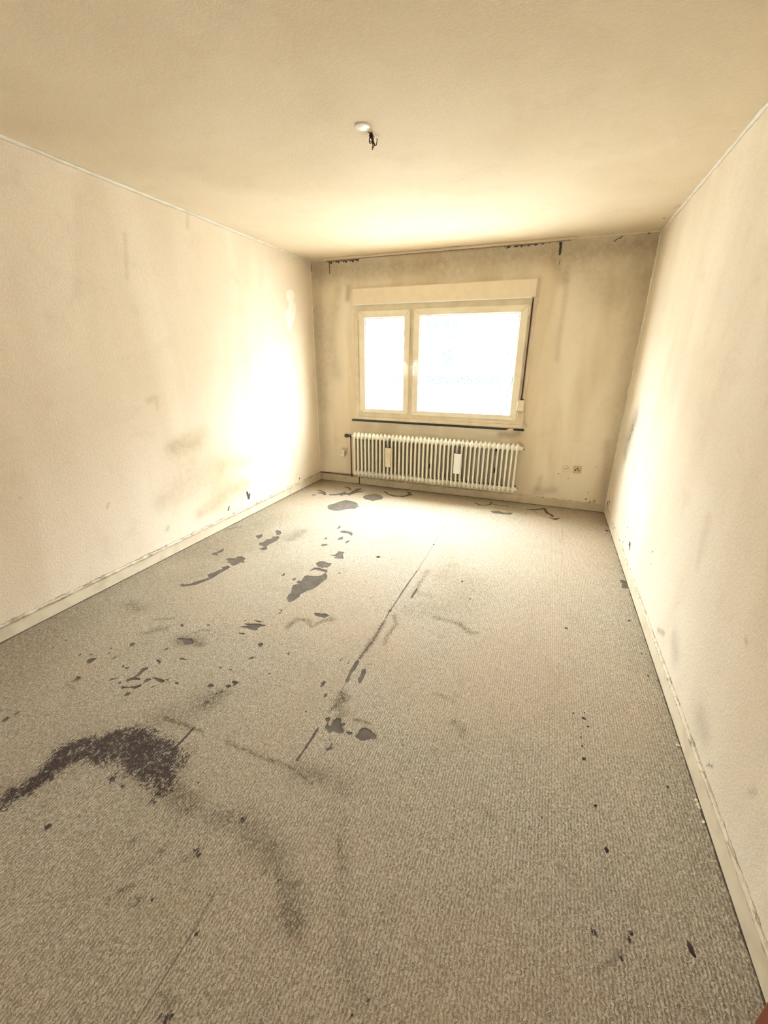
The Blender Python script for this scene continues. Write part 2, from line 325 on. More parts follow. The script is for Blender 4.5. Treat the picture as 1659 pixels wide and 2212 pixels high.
# marks on the room surfaces, in metres: (kind, strength, [(u, v, radius), ...]) and outlines
FLOOR_HOLES = [
    [(0.4339,-2.7587),(0.4326,-2.7357),(0.4578,-2.7384),(0.4938,-2.7078),(0.4984,-2.6784),(0.5259,-2.6432),(0.5448,-2.5977),(0.506,-2.5743),(0.5051,-2.5489),(0.5208,-2.5286),(0.529,-2.4805),(0.5395,-2.4598),(0.5161,-2.4333),(0.5379,-2.4182),(0.543,-2.4012),(0.5749,-2.4141),(0.5745,-2.4604),(0.5694,-2.5193),(0.5712,-2.5776),(0.5627,-2.623),(0.5478,-2.6662),(0.5333,-2.7084),(0.5038,-2.7345),(0.4589,-2.7666)],
    [(0.4566,-2.3247),(0.4598,-2.2935),(0.5077,-2.286),(0.5085,-2.2436),(0.5447,-2.2363),(0.5887,-2.2537),(0.5917,-2.2868),(0.6256,-2.307),(0.5974,-2.3227),(0.5888,-2.3548),(0.5833,-2.383),(0.5492,-2.3771),(0.5266,-2.3575),(0.4974,-2.3581),(0.4874,-2.3284)],
    [(0.2816,-2.2984),(0.2783,-2.2633),(0.2933,-2.245),(0.3001,-2.1668),(0.3285,-2.2136),(0.3172,-2.2673),(0.3416,-2.2888),(0.3167,-2.2916)],
    [(0.3821,-1.8537),(0.4103,-1.7978),(0.4446,-1.8492),(0.4445,-1.9011)],
    [(0.4815,-1.7082),(0.4819,-1.6706),(0.52,-1.6773),(0.5603,-1.7226),(0.5592,-1.7591),(0.5347,-1.7689),(0.5139,-1.726)],
    [(0.5313,-2.004),(0.5061,-1.9656),(0.5293,-1.9371),(0.5174,-1.8861),(0.5462,-1.8547),(0.5326,-1.814),(0.5769,-1.7846),(0.6046,-1.8228),(0.6121,-1.8847),(0.6035,-1.9348),(0.5991,-1.9635),(0.6042,-2.0013),(0.6436,-2.0501),(0.6178,-2.0731),(0.5767,-2.0641),(0.5976,-2.0377),(0.5781,-2.0064)],
    [(1.2186,-2.6207),(1.2063,-2.5848),(1.2054,-2.5466),(1.1792,-2.5018),(1.1658,-2.4627),(1.1926,-2.434),(1.185,-2.3814),(1.173,-2.3287),(1.1862,-2.3078),(1.2394,-2.3023),(1.2847,-2.2745),(1.2873,-2.2238),(1.3222,-2.2596),(1.3397,-2.301),(1.3327,-2.36),(1.3284,-2.4215),(1.3151,-2.4653),(1.2922,-2.4917),(1.2748,-2.5493),(1.2853,-2.5813),(1.2777,-2.6213),(1.2691,-2.6514),(1.2543,-2.6573)],
    [(1.1497,-2.1204),(1.1563,-2.0844),(1.1889,-2.0647),(1.2197,-2.0815),(1.2618,-2.0758),(1.2665,-2.1282),(1.2586,-2.1526),(1.2409,-2.1491),(1.2356,-2.1681),(1.1882,-2.1594)],
    [(1.167,-2.2411),(1.1722,-2.187),(1.2024,-2.175),(1.2423,-2.1801),(1.2789,-2.1801),(1.2999,-2.2188),(1.2498,-2.2123),(1.1956,-2.2091)],
    [(1.1754,-1.9491),(1.2169,-1.9325),(1.2154,-1.8646),(1.2607,-1.854),(1.2672,-1.9004),(1.3108,-1.9659),(1.2746,-1.9803),(1.2334,-1.9851),(1.2364,-1.9487)],
    [(1.0175,-1.815),(1.0202,-1.7818),(1.0636,-1.7698),(1.0639,-1.7965),(1.0421,-1.8211)],
    [(0.9785,-1.4461),(0.9701,-1.3847),(0.9772,-1.3554),(0.9967,-1.4066),(0.9895,-1.4353)],
    [(1.0316,-1.4878),(1.0558,-1.4531),(1.1326,-1.4566),(1.1689,-1.494),(1.1764,-1.5357),(1.1266,-1.4958),(1.0685,-1.5038)],
    [(1.0935,-1.6614),(1.0955,-1.6062),(1.1135,-1.5815),(1.1337,-1.6339)],
    [(1.187,-1.6934),(1.1837,-1.6505),(1.206,-1.6304),(1.2067,-1.6855)],
    [(0.9803,-1.6925),(0.9867,-1.6439),(1.0043,-1.6829)],
    [(1.1136,-2.3946),(1.1217,-2.3704),(1.1391,-2.3864),(1.1299,-2.4071)],
    [(1.014,-2.386),(1.0067,-2.3314),(1.0314,-2.3713)],
    [(1.1644,-2.4213),(1.1675,-2.394),(1.1925,-2.4065),(1.1858,-2.4312)],
    [(1.376,-2.1986),(1.3844,-2.1791),(1.3988,-2.1935)],
    [(0.604,-0.9326),(0.5862,-0.8696),(0.6129,-0.835),(0.6344,-0.7658),(0.6565,-0.6949),(0.6846,-0.6506),(0.7536,-0.6556),(0.8147,-0.6807),(0.8576,-0.7121),(0.8807,-0.7626),(0.9158,-0.7906),(0.906,-0.8177),(0.8985,-0.8777),(0.8629,-0.8852),(0.826,-0.9226),(0.7941,-0.9688),(0.7616,-0.9972),(0.703,-1.0054),(0.6558,-0.9912)],
    [(0.8231,-0.4857),(0.8145,-0.4221),(0.8481,-0.362),(0.916,-0.3206),(0.9831,-0.3402),(1.0392,-0.3982),(1.0515,-0.4716),(1.0182,-0.5107),(0.9776,-0.5701),(0.9272,-0.5475),(0.8757,-0.5427)],
    [(0.4119,-0.5386),(0.4422,-0.5126),(0.4945,-0.4775),(0.5296,-0.407),(0.534,-0.3622),(0.5707,-0.4186),(0.6096,-0.4084),(0.6084,-0.3321),(0.6227,-0.2679),(0.6067,-0.2238),(0.6885,-0.2264),(0.6592,-0.2795),(0.6869,-0.2915),(0.7522,-0.2301),(0.7223,-0.3117),(0.6815,-0.3567),(0.6589,-0.4386),(0.6533,-0.4901),(0.6103,-0.4638),(0.5781,-0.5042),(0.575,-0.5326),(0.5374,-0.5098),(0.4866,-0.5467),(0.4361,-0.5672)],
    [(0.267,-0.5696),(0.2665,-0.5022),(0.3111,-0.5012),(0.3332,-0.4923),(0.3807,-0.543),(0.3857,-0.5876),(0.3393,-0.5598),(0.3009,-0.5392)],
    [(0.192,-0.4279),(0.2415,-0.4255),(0.3015,-0.4594),(0.3505,-0.4994),(0.3309,-0.5045),(0.2681,-0.4729),(0.2089,-0.4621)],
    [(0.4287,-0.2047),(0.4877,-0.1745),(0.5698,-0.2508),(0.5638,-0.2947),(0.515,-0.2309)],
    [(0.96,-0.1837),(0.9909,-0.1856),(1.0476,-0.245),(1.1101,-0.2779),(1.1694,-0.2811),(1.249,-0.2489),(1.2727,-0.1705),(1.2261,-0.1046),(1.2673,-0.1022),(1.326,-0.1877),(1.2955,-0.2409),(1.2465,-0.3144),(1.2026,-0.3055),(1.1451,-0.3287),(1.0729,-0.2902),(1.0136,-0.2448)],
    [(0.6184,-0.2101),(0.6693,-0.1773),(0.681,-0.2116),(0.6349,-0.2363)],
    [(0.2374,-0.6313),(0.2709,-0.6013),(0.2873,-0.622),(0.2563,-0.6481)],
    [(2.2486,-0.4109),(2.3202,-0.3751),(2.3877,-0.4029),(2.4744,-0.3748),(2.455,-0.4429),(2.3714,-0.45),(2.2878,-0.4635)],
    [(3.3159,-1.5363),(3.3454,-1.518),(3.3546,-1.5693),(3.368,-1.6416),(3.317,-1.6527),(3.3236,-1.5816)],
    [(1.9803,-3.1423),(1.9636,-3.1182),(1.9664,-3.0937),(1.9559,-3.0493),(1.9691,-3.0392),(1.9821,-3.0635),(1.9851,-3.102),(1.9859,-3.1371)],
    [(1.9146,-3.1606),(1.9097,-3.1317),(1.9038,-3.078),(1.9008,-3.0206),(1.9061,-2.9924),(1.918,-3.0051),(1.9225,-3.0542),(1.9166,-3.0973),(1.9262,-3.156)],
    [(1.897,-2.5189),(1.9013,-2.492),(1.917,-2.4959),(1.9102,-2.5236)],
    [(2.3441,-2.1839),(2.3532,-2.172),(2.3564,-2.1901)],
    [(0.5955,-3.5234),(0.5873,-3.5103),(0.5962,-3.501),(0.6201,-3.4896),(0.6219,-3.5034),(0.6238,-3.5265),(0.6071,-3.5302)],
    [(0.6704,-3.6378),(0.6569,-3.6174),(0.6679,-3.6105),(0.6835,-3.6182),(0.681,-3.6336)],
    [(0.5028,-3.5112),(0.5062,-3.4919),(0.5145,-3.5037)],
    [(0.6935,-3.3571),(0.6763,-3.3361),(0.7016,-3.324),(0.7043,-3.3444)],
    [(0.9209,-3.3827),(0.9337,-3.3757),(0.9571,-3.3857),(0.9612,-3.4002),(0.9458,-3.3902)],
    [(0.9233,-3.5186),(0.9238,-3.4993),(0.9143,-3.4782),(0.911,-3.4552),(0.9264,-3.4372),(0.9368,-3.4496),(0.9306,-3.4682),(0.9392,-3.4889),(0.9324,-3.5064),(0.9303,-3.521)],
    [(0.9121,-3.5511),(0.908,-3.5384),(0.9142,-3.5274),(0.926,-3.5175),(0.9572,-3.5105),(0.9682,-3.5164),(0.9509,-3.5249),(0.9295,-3.5333),(0.9241,-3.5481)],
    [(1.0054,-3.5311),(0.9904,-3.5119),(0.9975,-3.4946),(1.0177,-3.4952),(1.0098,-3.5152)],
    [(1.0122,-3.4836),(1.0398,-3.4771),(1.0785,-3.4772),(1.0903,-3.481),(1.0881,-3.4928),(1.063,-3.4943),(1.0337,-3.4889)],
    [(0.9364,-3.595),(0.9278,-3.5822),(0.9626,-3.5725),(0.9873,-3.5547),(1.0022,-3.5382),(1.0089,-3.5503),(0.9974,-3.5694),(0.9751,-3.5701),(0.9504,-3.5814)],
    [(0.9861,-3.6187),(0.9858,-3.6033),(0.9991,-3.5926),(1.0045,-3.6061),(0.9996,-3.6173)],
    [(0.8298,-3.5776),(0.8298,-3.5623),(0.8578,-3.5495),(0.8464,-3.5626)],
    [(0.8812,-3.2068),(0.9095,-3.1923),(0.9381,-3.1866),(0.9666,-3.1809),(0.9941,-3.2086),(0.9837,-3.2235),(0.9597,-3.2329),(0.9338,-3.216)],
    [(0.895,-3.3111),(0.8919,-3.2967),(0.9031,-3.2797),(0.9062,-3.2942)],
    [(1.0221,-3.3331),(1.0335,-3.3208),(1.0791,-3.3223),(1.0507,-3.3296)],
    [(1.0619,-3.5335),(1.0627,-3.521),(1.0738,-3.5207),(1.0691,-3.5331)],
    [(1.145,-3.4721),(1.1506,-3.4632),(1.1684,-3.4695),(1.1552,-3.4747)],
    [(0.6961,-3.4616),(0.7,-3.4414),(0.7099,-3.4523)],
    [(0.6284,-3.9235),(0.6208,-3.9064),(0.6229,-3.8921),(0.6362,-3.897),(0.6377,-3.9132)],
    [(0.6334,-3.8776),(0.6364,-3.8542),(0.6439,-3.8652),(0.6419,-3.8777)],
    [(0.8012,-3.4865),(0.7961,-3.4727),(0.8134,-3.4817)],
    [(0.8229,-3.4871),(0.833,-3.4721),(0.8433,-3.4836)],
    [(0.8011,-3.1115),(0.7958,-3.095),(0.8159,-3.0995),(0.8249,-3.1144)],
    [(0.8885,-3.5763),(0.8915,-3.5601),(0.9014,-3.5696)],
    [(1.0859,-3.47),(1.0993,-3.4648),(1.0991,-3.4716)],
    [(0.3114,-3.4539),(0.313,-3.4423),(0.3227,-3.4517)],
    [(0.3123,-3.5201),(0.3138,-3.509),(0.3206,-3.5168)],
    [(0.5576,-3.4896),(0.5632,-3.4694),(0.5704,-3.4796)],
    [(0.6352,-3.439),(0.6406,-3.4298),(0.6465,-3.4376)],
    [(0.6107,-3.4108),(0.6163,-3.396),(0.6225,-3.4061)],
    [(1.1426,-2.9517),(1.1828,-2.9433),(1.2196,-2.9251),(1.2756,-2.9215),(1.2498,-2.9428),(1.2412,-2.9645),(1.2526,-2.9816),(1.2264,-2.9884),(1.1822,-2.9854),(1.1381,-2.9882),(1.1711,-2.9715),(1.1756,-2.9611),(1.1519,-2.958)],
    [(1.1676,-3.0364),(1.2091,-3.0294),(1.2067,-3.0396),(1.1792,-3.0435)],
    [(1.1687,-2.9032),(1.2347,-2.9002),(1.2115,-2.9144)],
    [(1.4728,-2.7075),(1.5018,-2.7001),(1.5471,-2.6849),(1.5721,-2.6978),(1.5608,-2.7248),(1.5299,-2.7278),(1.495,-2.7243)],
    [(1.3377,-3.0838),(1.341,-3.0695),(1.3574,-3.0652),(1.3698,-3.0872),(1.3609,-3.096)],
    [(1.3053,-3.4272),(1.3073,-3.4124),(1.3288,-3.4122),(1.3308,-3.4261),(1.3188,-3.4325)],
    [(1.3868,-3.3976),(1.3894,-3.3842),(1.4095,-3.3846),(1.412,-3.3982),(1.399,-3.4034)],
    [(1.392,-3.3623),(1.4053,-3.3529),(1.4292,-3.3561),(1.4264,-3.3738),(1.4184,-3.3851),(1.4132,-3.3707)],
    [(1.8164,-3.2327),(1.8111,-3.2142),(1.813,-3.1942),(1.824,-3.1965),(1.8266,-3.2164),(1.8232,-3.23)],
    [(1.8625,-3.2858),(1.8588,-3.2656),(1.87,-3.2596),(1.8728,-3.274)],
    [(1.3666,-3.1974),(1.3738,-3.1778),(1.3878,-3.1792),(1.3792,-3.1944)],
    [(1.5312,-3.0908),(1.5384,-3.0738),(1.5504,-3.0953)],
    [(1.3732,-3.5231),(1.3689,-3.5047),(1.3805,-3.5002),(1.3841,-3.5188)],
    [(1.3795,-3.4579),(1.3758,-3.4445),(1.3908,-3.4495)],
    [(1.3923,-3.4411),(1.3912,-3.4265),(1.4047,-3.4363)],
    [(1.2655,-2.7909),(1.2779,-2.7751),(1.2839,-2.7876)],
    [(1.247,-2.7555),(1.2699,-2.7506),(1.2797,-2.7689),(1.2626,-2.7591)],
    [(1.5311,-3.2532),(1.5322,-3.2431),(1.5412,-3.2537)],
    [(1.2692,-3.3114),(1.2701,-3.2981),(1.2842,-3.3055)],
    [(1.3252,-3.303),(1.3294,-3.2931),(1.3418,-3.2973)],
    [(0.948,-3.051),(0.948,-3.0386),(0.9648,-3.0444)],
    [(1.121,-2.9324),(1.1197,-2.92),(1.1341,-2.9272)],
    [(1.8271,-3.3915),(1.8278,-3.3806),(1.832,-3.3896)],
    [(1.3798,-3.4831),(1.3812,-3.4734),(1.3889,-3.4795)],
    [(1.8219,-3.0545),(1.8203,-3.0312),(1.8228,-3.0088),(1.8252,-3.0341)],
    [(1.8683,-3.0457),(1.8651,-3.028),(1.873,-3.0344)],
    [(1.9295,-3.3885),(1.9376,-3.3804),(1.9482,-3.3795),(1.9517,-3.3911),(1.9477,-3.399),(1.9587,-3.4167),(1.9693,-3.4188),(1.9678,-3.4006),(1.9676,-3.3848),(1.9771,-3.3714),(1.9892,-3.3683),(1.9981,-3.3696),(2.0028,-3.3869),(2.0161,-3.3973),(2.0214,-3.4106),(2.0306,-3.4131),(2.036,-3.4291),(2.024,-3.4367),(2.0048,-3.4353),(1.9896,-3.4367),(1.9854,-3.4489),(1.9728,-3.4478),(1.9663,-3.4383),(1.9533,-3.4343),(1.9491,-3.4267),(1.9519,-3.4194),(1.9446,-3.4034),(1.938,-3.3964)],
    [(2.093,-3.4259),(2.0965,-3.4083),(2.0983,-3.3865),(2.1032,-3.377),(2.1138,-3.3713),(2.125,-3.373),(2.1438,-3.3747),(2.158,-3.3842),(2.171,-3.3879),(2.1762,-3.4006),(2.1695,-3.4119),(2.1609,-3.4094),(2.1365,-3.4291),(2.1187,-3.4346),(2.1046,-3.4315)],
    [(2.0481,-3.4189),(2.0558,-3.4159),(2.0709,-3.4147),(2.0767,-3.416),(2.0684,-3.4258),(2.0584,-3.4268)],
    [(2.0144,-3.3902),(2.0166,-3.3821),(2.025,-3.3844),(2.0237,-3.3937)],
    [(2.0032,-3.518),(2.0106,-3.5151),(2.0177,-3.5164),(2.0125,-3.5018),(2.0165,-3.4876),(2.0189,-3.4993),(2.0227,-3.5089),(2.0304,-3.5114),(2.0296,-3.5172),(2.0197,-3.5225),(2.0109,-3.5273)],
    [(1.9926,-3.4769),(2.0089,-3.4806),(2.0007,-3.4824)],
    [(1.9002,-2.9751),(1.9103,-2.9688),(1.917,-2.9801),(1.9079,-2.9814)],
    [(1.9229,-3.1409),(1.9255,-3.1338),(1.9309,-3.1418),(1.9253,-3.146)],
]
FLOOR_MARKS = [
    ('mold_shade',0.55,[(1.0538,-4.1385,0.0258),(1.0475,-4.0895,0.0321)]),
    ('mold_shade',0.8,[(1.0475,-4.0895,0.0295),(1.0628,-4.0455,0.0274),(1.0772,-4.0174,0.0234)]),
    ('mold_shade',0.9,[(1.0714,-4.014,0.0252),(1.0638,-3.9759,0.0357),(1.0645,-3.9264,0.0465),(1.0777,-3.8825,0.044),(1.137,-3.8691,0.03)]),
    ('mold_shade',1.15,[(1.137,-3.8691,0.033),(1.1921,-3.8243,0.0545),(1.2252,-3.7842,0.046),(1.2995,-3.7955,0.0532),(1.371,-3.8189,0.0553),(1.4149,-3.8384,0.0437)]),
    ('mold_shade',0.8,[(1.2716,-3.7661,0.0366),(1.36,-3.7718,0.041),(1.4399,-3.7856,0.0393)]),
    ('mold_shade',0.62,[(1.4347,-3.8001,0.0334),(1.4744,-3.7721,0.0391)]),
    ('mold_shade',0.9,[(1.1943,-3.8881,0.0174),(1.2263,-3.8503,0.0234)]),
    ('mold_shade',0.72,[(1.467,-3.8417,0.0373),(1.5248,-3.8757,0.0304)]),
    ('dirt',0.65,[(1.5248,-3.8757,0.0402),(1.5994,-3.8789,0.0434),(1.6637,-3.905,0.0502)]),
    ('dirt',0.5,[(1.0173,-4.1274,0.049),(1.0628,-4.0455,0.0509),(1.0761,-3.959,0.0724),(1.1281,-3.8627,0.0758),(1.2793,-3.8034,0.0987),(1.467,-3.8417,0.0756)]),
    ('dirt',0.5,[(1.7733,-3.8989,0.0387),(1.8723,-3.8744,0.0418),(1.9562,-3.9045,0.0509),(2.0288,-3.9182,0.0453),(2.0665,-3.9433,0.0292)]),
    ('dirt',0.5,[(2.1023,-3.9671,0.0247),(2.1509,-3.9979,0.0372),(2.1924,-4.0344,0.029)]),
    ('dirt',0.3,[(1.9627,-3.645,0.0298),(2.0397,-3.6265,0.0293)]),
    ('dirt',0.5,[(2.2084,-3.806,0.0058),(2.2392,-3.8522,0.0119),(2.2569,-3.869,0.0109)]),
    ('line',0.35,[(2.1987,-3.7967,0.0008),(2.2378,-3.8607,0.0008)]),
    ('dirt',0.2,[(1.8384,-4.0552,0.0145),(1.8017,-4.0069,0.0114)]),
    ('dirt',0.3,[(1.7698,-4.0355,0.0151),(1.8068,-4.0008,0.0115)]),
    ('mold_shade',0.8,[(1.3162,-3.9267,0.0117),(1.316,-3.9233,0.0082)]),
    ('mold_shade',0.8,[(1.3821,-3.9289,0.0103),(1.382,-3.9256,0.0073)]),
    ('mold_shade',0.6,[(1.3105,-3.9088,0.0054),(1.3103,-3.9054,0.0038)]),
    ('mold_shade',0.5,[(1.2855,-3.9694,0.0073),(1.2853,-3.9662,0.0051)]),
    ('mold_shade',1.2,[(1.2747,-4.1262,0.0079),(1.2745,-4.1235,0.0056)]),
    ('mold_shade',0.9,[(1.2761,-4.1165,0.0038),(1.2758,-4.1138,0.0026)]),
    ('mold_shade',0.6,[(1.5294,-3.9348,0.0106),(1.5296,-3.9317,0.0074)]),
    ('mold_shade',1.0,[(1.7979,-4.002,0.008),(1.7985,-3.9993,0.0056)]),
    ('mold_shade',1.0,[(1.8139,-4.01,0.0048),(1.8146,-4.0073,0.0033)]),
    ('mold_shade',0.9,[(1.058,-4.0106,0.0079),(1.0574,-4.0074,0.0055)]),
    ('mold_shade',0.8,[(1.4926,-3.8883,0.0081),(1.4928,-3.885,0.0057)]),
    ('dirt',0.6,[(1.5812,-4.0533,0.014),(1.583,-4.0449,0.0113)]),
    ('dirt',0.4,[(1.1893,-4.0885,0.0101),(1.189,-4.0796,0.0081)]),
    ('dirt',0.3,[(1.6935,-4.0411,0.0097),(1.6957,-4.0328,0.0078)]),
    ('dirt',0.7,[(1.4212,-4.2045,0.0048),(1.4206,-4.2008,0.0048)]),
    ('dirt',0.5,[(1.4304,-4.2689,0.0064),(1.4298,-4.2655,0.0064)]),
    ('dirt',0.55,[(1.6582,-4.1978,0.0084),(1.6582,-4.1943,0.0084)]),
    ('dirt',0.5,[(1.405,-4.3052,0.005),(1.4044,-4.302,0.005)]),
    ('dirt',0.5,[(1.6406,-4.3901,0.0051),(1.6406,-4.3875,0.0051)]),
    ('dirt',0.7,[(2.0509,-3.6463,0.0074),(2.0522,-3.6398,0.0074)]),
    ('dirt',0.6,[(2.0261,-3.8977,0.008),(2.0272,-3.8929,0.008)]),
    ('dirt',0.5,[(2.0367,-3.9728,0.0087),(2.0377,-3.9685,0.0087)]),
    ('dirt',0.5,[(2.1458,-3.9622,0.0097),(2.1471,-3.9579,0.0097)]),
    ('dirt',0.6,[(1.7325,-4.1717,0.013),(1.7328,-4.1681,0.0131)]),
    ('dirt',0.5,[(1.7402,-4.1629,0.0083),(1.7405,-4.1592,0.0084)]),
    ('dirt',0.5,[(1.5721,-4.2094,0.0043),(1.5719,-4.2058,0.0043)]),
    ('dirt',0.3,[(1.5186,-4.2007,0.0077),(1.5183,-4.197,0.0077)]),
    ('dirt',0.3,[(1.6755,-4.311,0.0065),(1.6756,-4.3081,0.0065)]),
    ('mold_shade',1.1,[(1.7738,-4.1486,0.0031),(1.7733,-4.1458,0.0025)]),
    ('mold_shade',1.1,[(1.9228,-4.0786,0.003),(1.9226,-4.0756,0.0024)]),
    ('mold_shade',1.0,[(1.9538,-4.1598,0.0033),(1.9537,-4.1572,0.0027)]),
    ('mold_shade',1.0,[(1.986,-4.3099,0.0037),(1.986,-4.3079,0.003)]),
    ('mold_shade',1.1,[(2.0039,-4.3061,0.0064),(2.0039,-4.3041,0.0051)]),
    ('mold_shade',1.0,[(2.0097,-4.2978,0.0037),(2.0097,-4.2958,0.003)]),
    ('mold_shade',0.7,[(1.8703,-3.8701,0.0075),(1.87,-3.8662,0.0061)]),
    ('mold_shade',0.7,[(1.739,-4.1807,0.0049),(1.7385,-4.1781,0.0039)]),
    ('mold_shade',0.8,[(2.4394,-4.106,0.0023),(2.4402,-4.1036,0.0018)]),
    ('mold_shade',0.8,[(2.0903,-3.9713,0.0031),(2.0905,-3.968,0.0025)]),
    ('mold_shade',0.8,[(2.4129,-4.1429,0.0027),(2.4136,-4.1406,0.0021)]),
    ('dirt',0.55,[(1.6696,-4.1665,0.011),(1.6861,-4.1416,0.0087)]),
    ('dirt',0.4,[(1.9618,-4.2814,0.0097),(1.9958,-4.2849,0.0143)]),
    ('dirt',0.3,[(1.6473,-4.1182,0.016),(1.6897,-4.0541,0.0166),(1.6952,-4.0233,0.0102)]),
    ('line',0.55,[(1.9313,-4.0644,0.0014),(1.9385,-4.1526,0.0012),(1.9392,-4.2322,0.0011),(1.9404,-4.3288,0.001)]),
    ('dirt',0.75,[(1.2745,-3.6441,0.0117),(1.3603,-3.6434,0.0113),(1.4733,-3.641,0.0075)]),
    ('line',1.0,[(1.4297,-3.6418,0.0043),(1.4333,-3.7018,0.0041),(1.4325,-3.7542,0.004)]),
    ('dirt',0.65,[(1.6104,-3.6441,0.01),(1.6939,-3.6461,0.0077),(1.7849,-3.6472,0.0101),(1.8577,-3.6424,0.0098),(1.933,-3.6443,0.0069),(2.0304,-3.6707,0.0064)]),
    ('line',1.0,[(1.9285,-3.4549,0.0026),(1.927,-3.5317,0.0029),(1.9235,-3.608,0.0032)]),
    ('dirt',0.3,[(1.9631,-3.6427,0.0432),(2.0549,-3.6269,0.0421),(2.1407,-3.6418,0.0399)]),
    ('dirt',0.35,[(1.3824,-3.5034,0.0757),(1.3351,-3.5931,0.06),(1.2414,-3.657,0.0598)]),
    ('dirt',0.2,[(2.1987,-3.7579,0.028),(2.3407,-4.042,0.0314),(2.4221,-4.1022,0.0334)]),
    ('dirt',0.4,[(2.1543,-4.0358,0.0339),(2.2156,-4.0604,0.0216)]),
    ('dirt',0.95,[(1.9306,-3.2296,0.0149),(1.9557,-3.2566,0.0261),(1.9416,-3.2802,0.0228),(1.9378,-3.3063,0.0084),(1.9284,-3.3477,0.0067)]),
    ('dirt',0.5,[(1.9594,-3.3151,0.022),(1.9969,-3.3341,0.0241),(1.9715,-3.3606,0.0132)]),
    ('dirt',0.6,[(2.0529,-3.3481,0.0077),(2.0884,-3.3437,0.0115),(2.1203,-3.3439,0.0076)]),
    ('dirt',0.5,[(1.9733,-2.9992,0.0087),(2.0007,-2.9973,0.0069)]),
    ('dirt',0.45,[(1.9101,-2.8192,0.0162),(1.9113,-2.9007,0.0153),(1.909,-2.9551,0.0073)]),
    ('line',1.1,[(1.9259,-3.4435,0.0013),(1.9256,-3.4988,0.0014),(1.9274,-3.5504,0.0016)]),
    ('line',0.5,[(1.9192,-3.1645,0.0012),(1.9235,-3.2097,0.0012)]),
    ('line',0.5,[(1.892,-0.8229,0.003),(1.9113,-1.4326,0.0029),(1.9134,-1.9404,0.0028)]),
    ('line',0.75,[(1.9134,-1.9404,0.0035),(1.9096,-2.0852,0.0043),(1.9067,-2.2661,0.0052),(1.9082,-2.3787,0.0024),(1.9069,-2.5149,0.0026),(1.9122,-2.6734,0.0032)]),
    ('dirt',0.8,[(1.9146,-2.6271,0.0122),(1.9203,-2.8081,0.0139),(1.9131,-2.9808,0.0082)]),
    ('line',0.6,[(1.9122,-2.6734,0.0024),(1.9203,-2.8081,0.0022),(1.9097,-2.9733,0.0026)]),
    ('dirt',0.5,[(1.9872,-2.3059,0.0125),(1.9817,-2.1144,0.0187),(1.9873,-1.911,0.0209)]),
    ('line',0.8,[(1.9854,-2.3094,0.0057),(1.9886,-2.1889,0.0041)]),
    ('dirt',0.6,[(1.9457,-2.5439,0.0146),(1.9872,-2.6212,0.0137),(1.9804,-2.764,0.0125),(1.9926,-2.8291,0.0089)]),
    ('dirt',0.3,[(1.9872,-2.2341,0.0262),(2.0954,-2.2489,0.0254)]),
    ('dirt',0.6,[(2.1833,-2.4739,0.0145),(2.25,-2.4758,0.0142),(2.3278,-2.4752,0.0211),(2.4156,-2.5399,0.0232),(2.4539,-2.5354,0.0131)]),
    ('dirt',0.22,[(2.1353,-1.7795,0.0832),(2.1136,-1.9643,0.0883)]),
    ('dirt',0.22,[(2.3306,-1.9759,0.1471),(2.2752,-2.287,0.1445),(2.16,-2.3845,0.1185),(2.0347,-2.4341,0.0978)]),
    ('line',0.3,[(2.9637,0.495,0.0043),(2.9418,-0.7989,0.0034),(2.9218,-1.5392,0.0025)]),
    ('dirt',0.3,[(2.3401,-3.074,0.0113),(2.3806,-3.0721,0.0134),(2.4353,-3.0919,0.0087)]),
    ('dirt',0.45,[(2.4616,-3.2046,0.0192),(2.5062,-3.2257,0.0187),(2.5038,-3.2639,0.01)]),
    ('dirt',0.4,[(2.6303,-3.5269,0.0104),(2.6814,-3.553,0.0086)]),
    ('dirt',0.7,[(2.7216,-3.5693,0.0063),(2.7233,-3.5718,0.005)]),
    ('dirt',0.7,[(2.7477,-3.5669,0.0063),(2.7494,-3.5694,0.005)]),
    ('mold_shade',0.9,[(2.7943,-3.5386,0.003),(2.7959,-3.5411,0.0024)]),
    ('mold_shade',0.9,[(2.8283,-3.4841,0.0031),(2.8299,-3.4868,0.0025)]),
    ('dirt',0.8,[(2.403,-3.6218,0.0029),(2.4054,-3.6243,0.0023)]),
    ('dirt',0.7,[(3.0333,-3.6209,0.0037),(3.0343,-3.623,0.003)]),
    ('dirt',0.8,[(3.0433,-3.6306,0.0037),(3.0443,-3.6326,0.0029)]),
    ('mold_shade',1.0,[(2.9722,-3.7592,0.0056),(2.9732,-3.7609,0.0045)]),
    ('mold_shade',1.0,[(2.9806,-3.7622,0.0039),(2.9816,-3.7639,0.0031)]),
    ('mold_shade',1.0,[(3.0676,-3.7231,0.0051),(3.0685,-3.7248,0.0041)]),
    ('mold_shade',0.9,[(3.0623,-3.7407,0.0045),(3.0632,-3.7424,0.0036)]),
    ('mold_shade',1.0,[(3.0347,-3.7902,0.0043),(3.0356,-3.7918,0.0034)]),
    ('dirt',0.8,[(2.5958,-4.0084,0.003),(2.5973,-4.0096,0.0024)]),
    ('dirt',0.5,[(2.8143,-3.6726,0.0038),(2.8157,-3.6746,0.003)]),
    ('dirt',0.6,[(2.682,-3.8244,0.0028),(2.6835,-3.826,0.0023)]),
    ('dirt',0.8,[(2.7195,-3.3516,0.0035),(2.7215,-3.3549,0.0028)]),
    ('dirt',0.8,[(2.7131,-3.2769,0.0028),(2.7152,-3.2804,0.0022)]),
    ('dirt',0.8,[(2.4615,-3.3372,0.0028),(2.4642,-3.3407,0.0023)]),
    ('mold_shade',0.9,[(2.2898,-3.3895,0.0029),(2.293,-3.3929,0.0023)]),
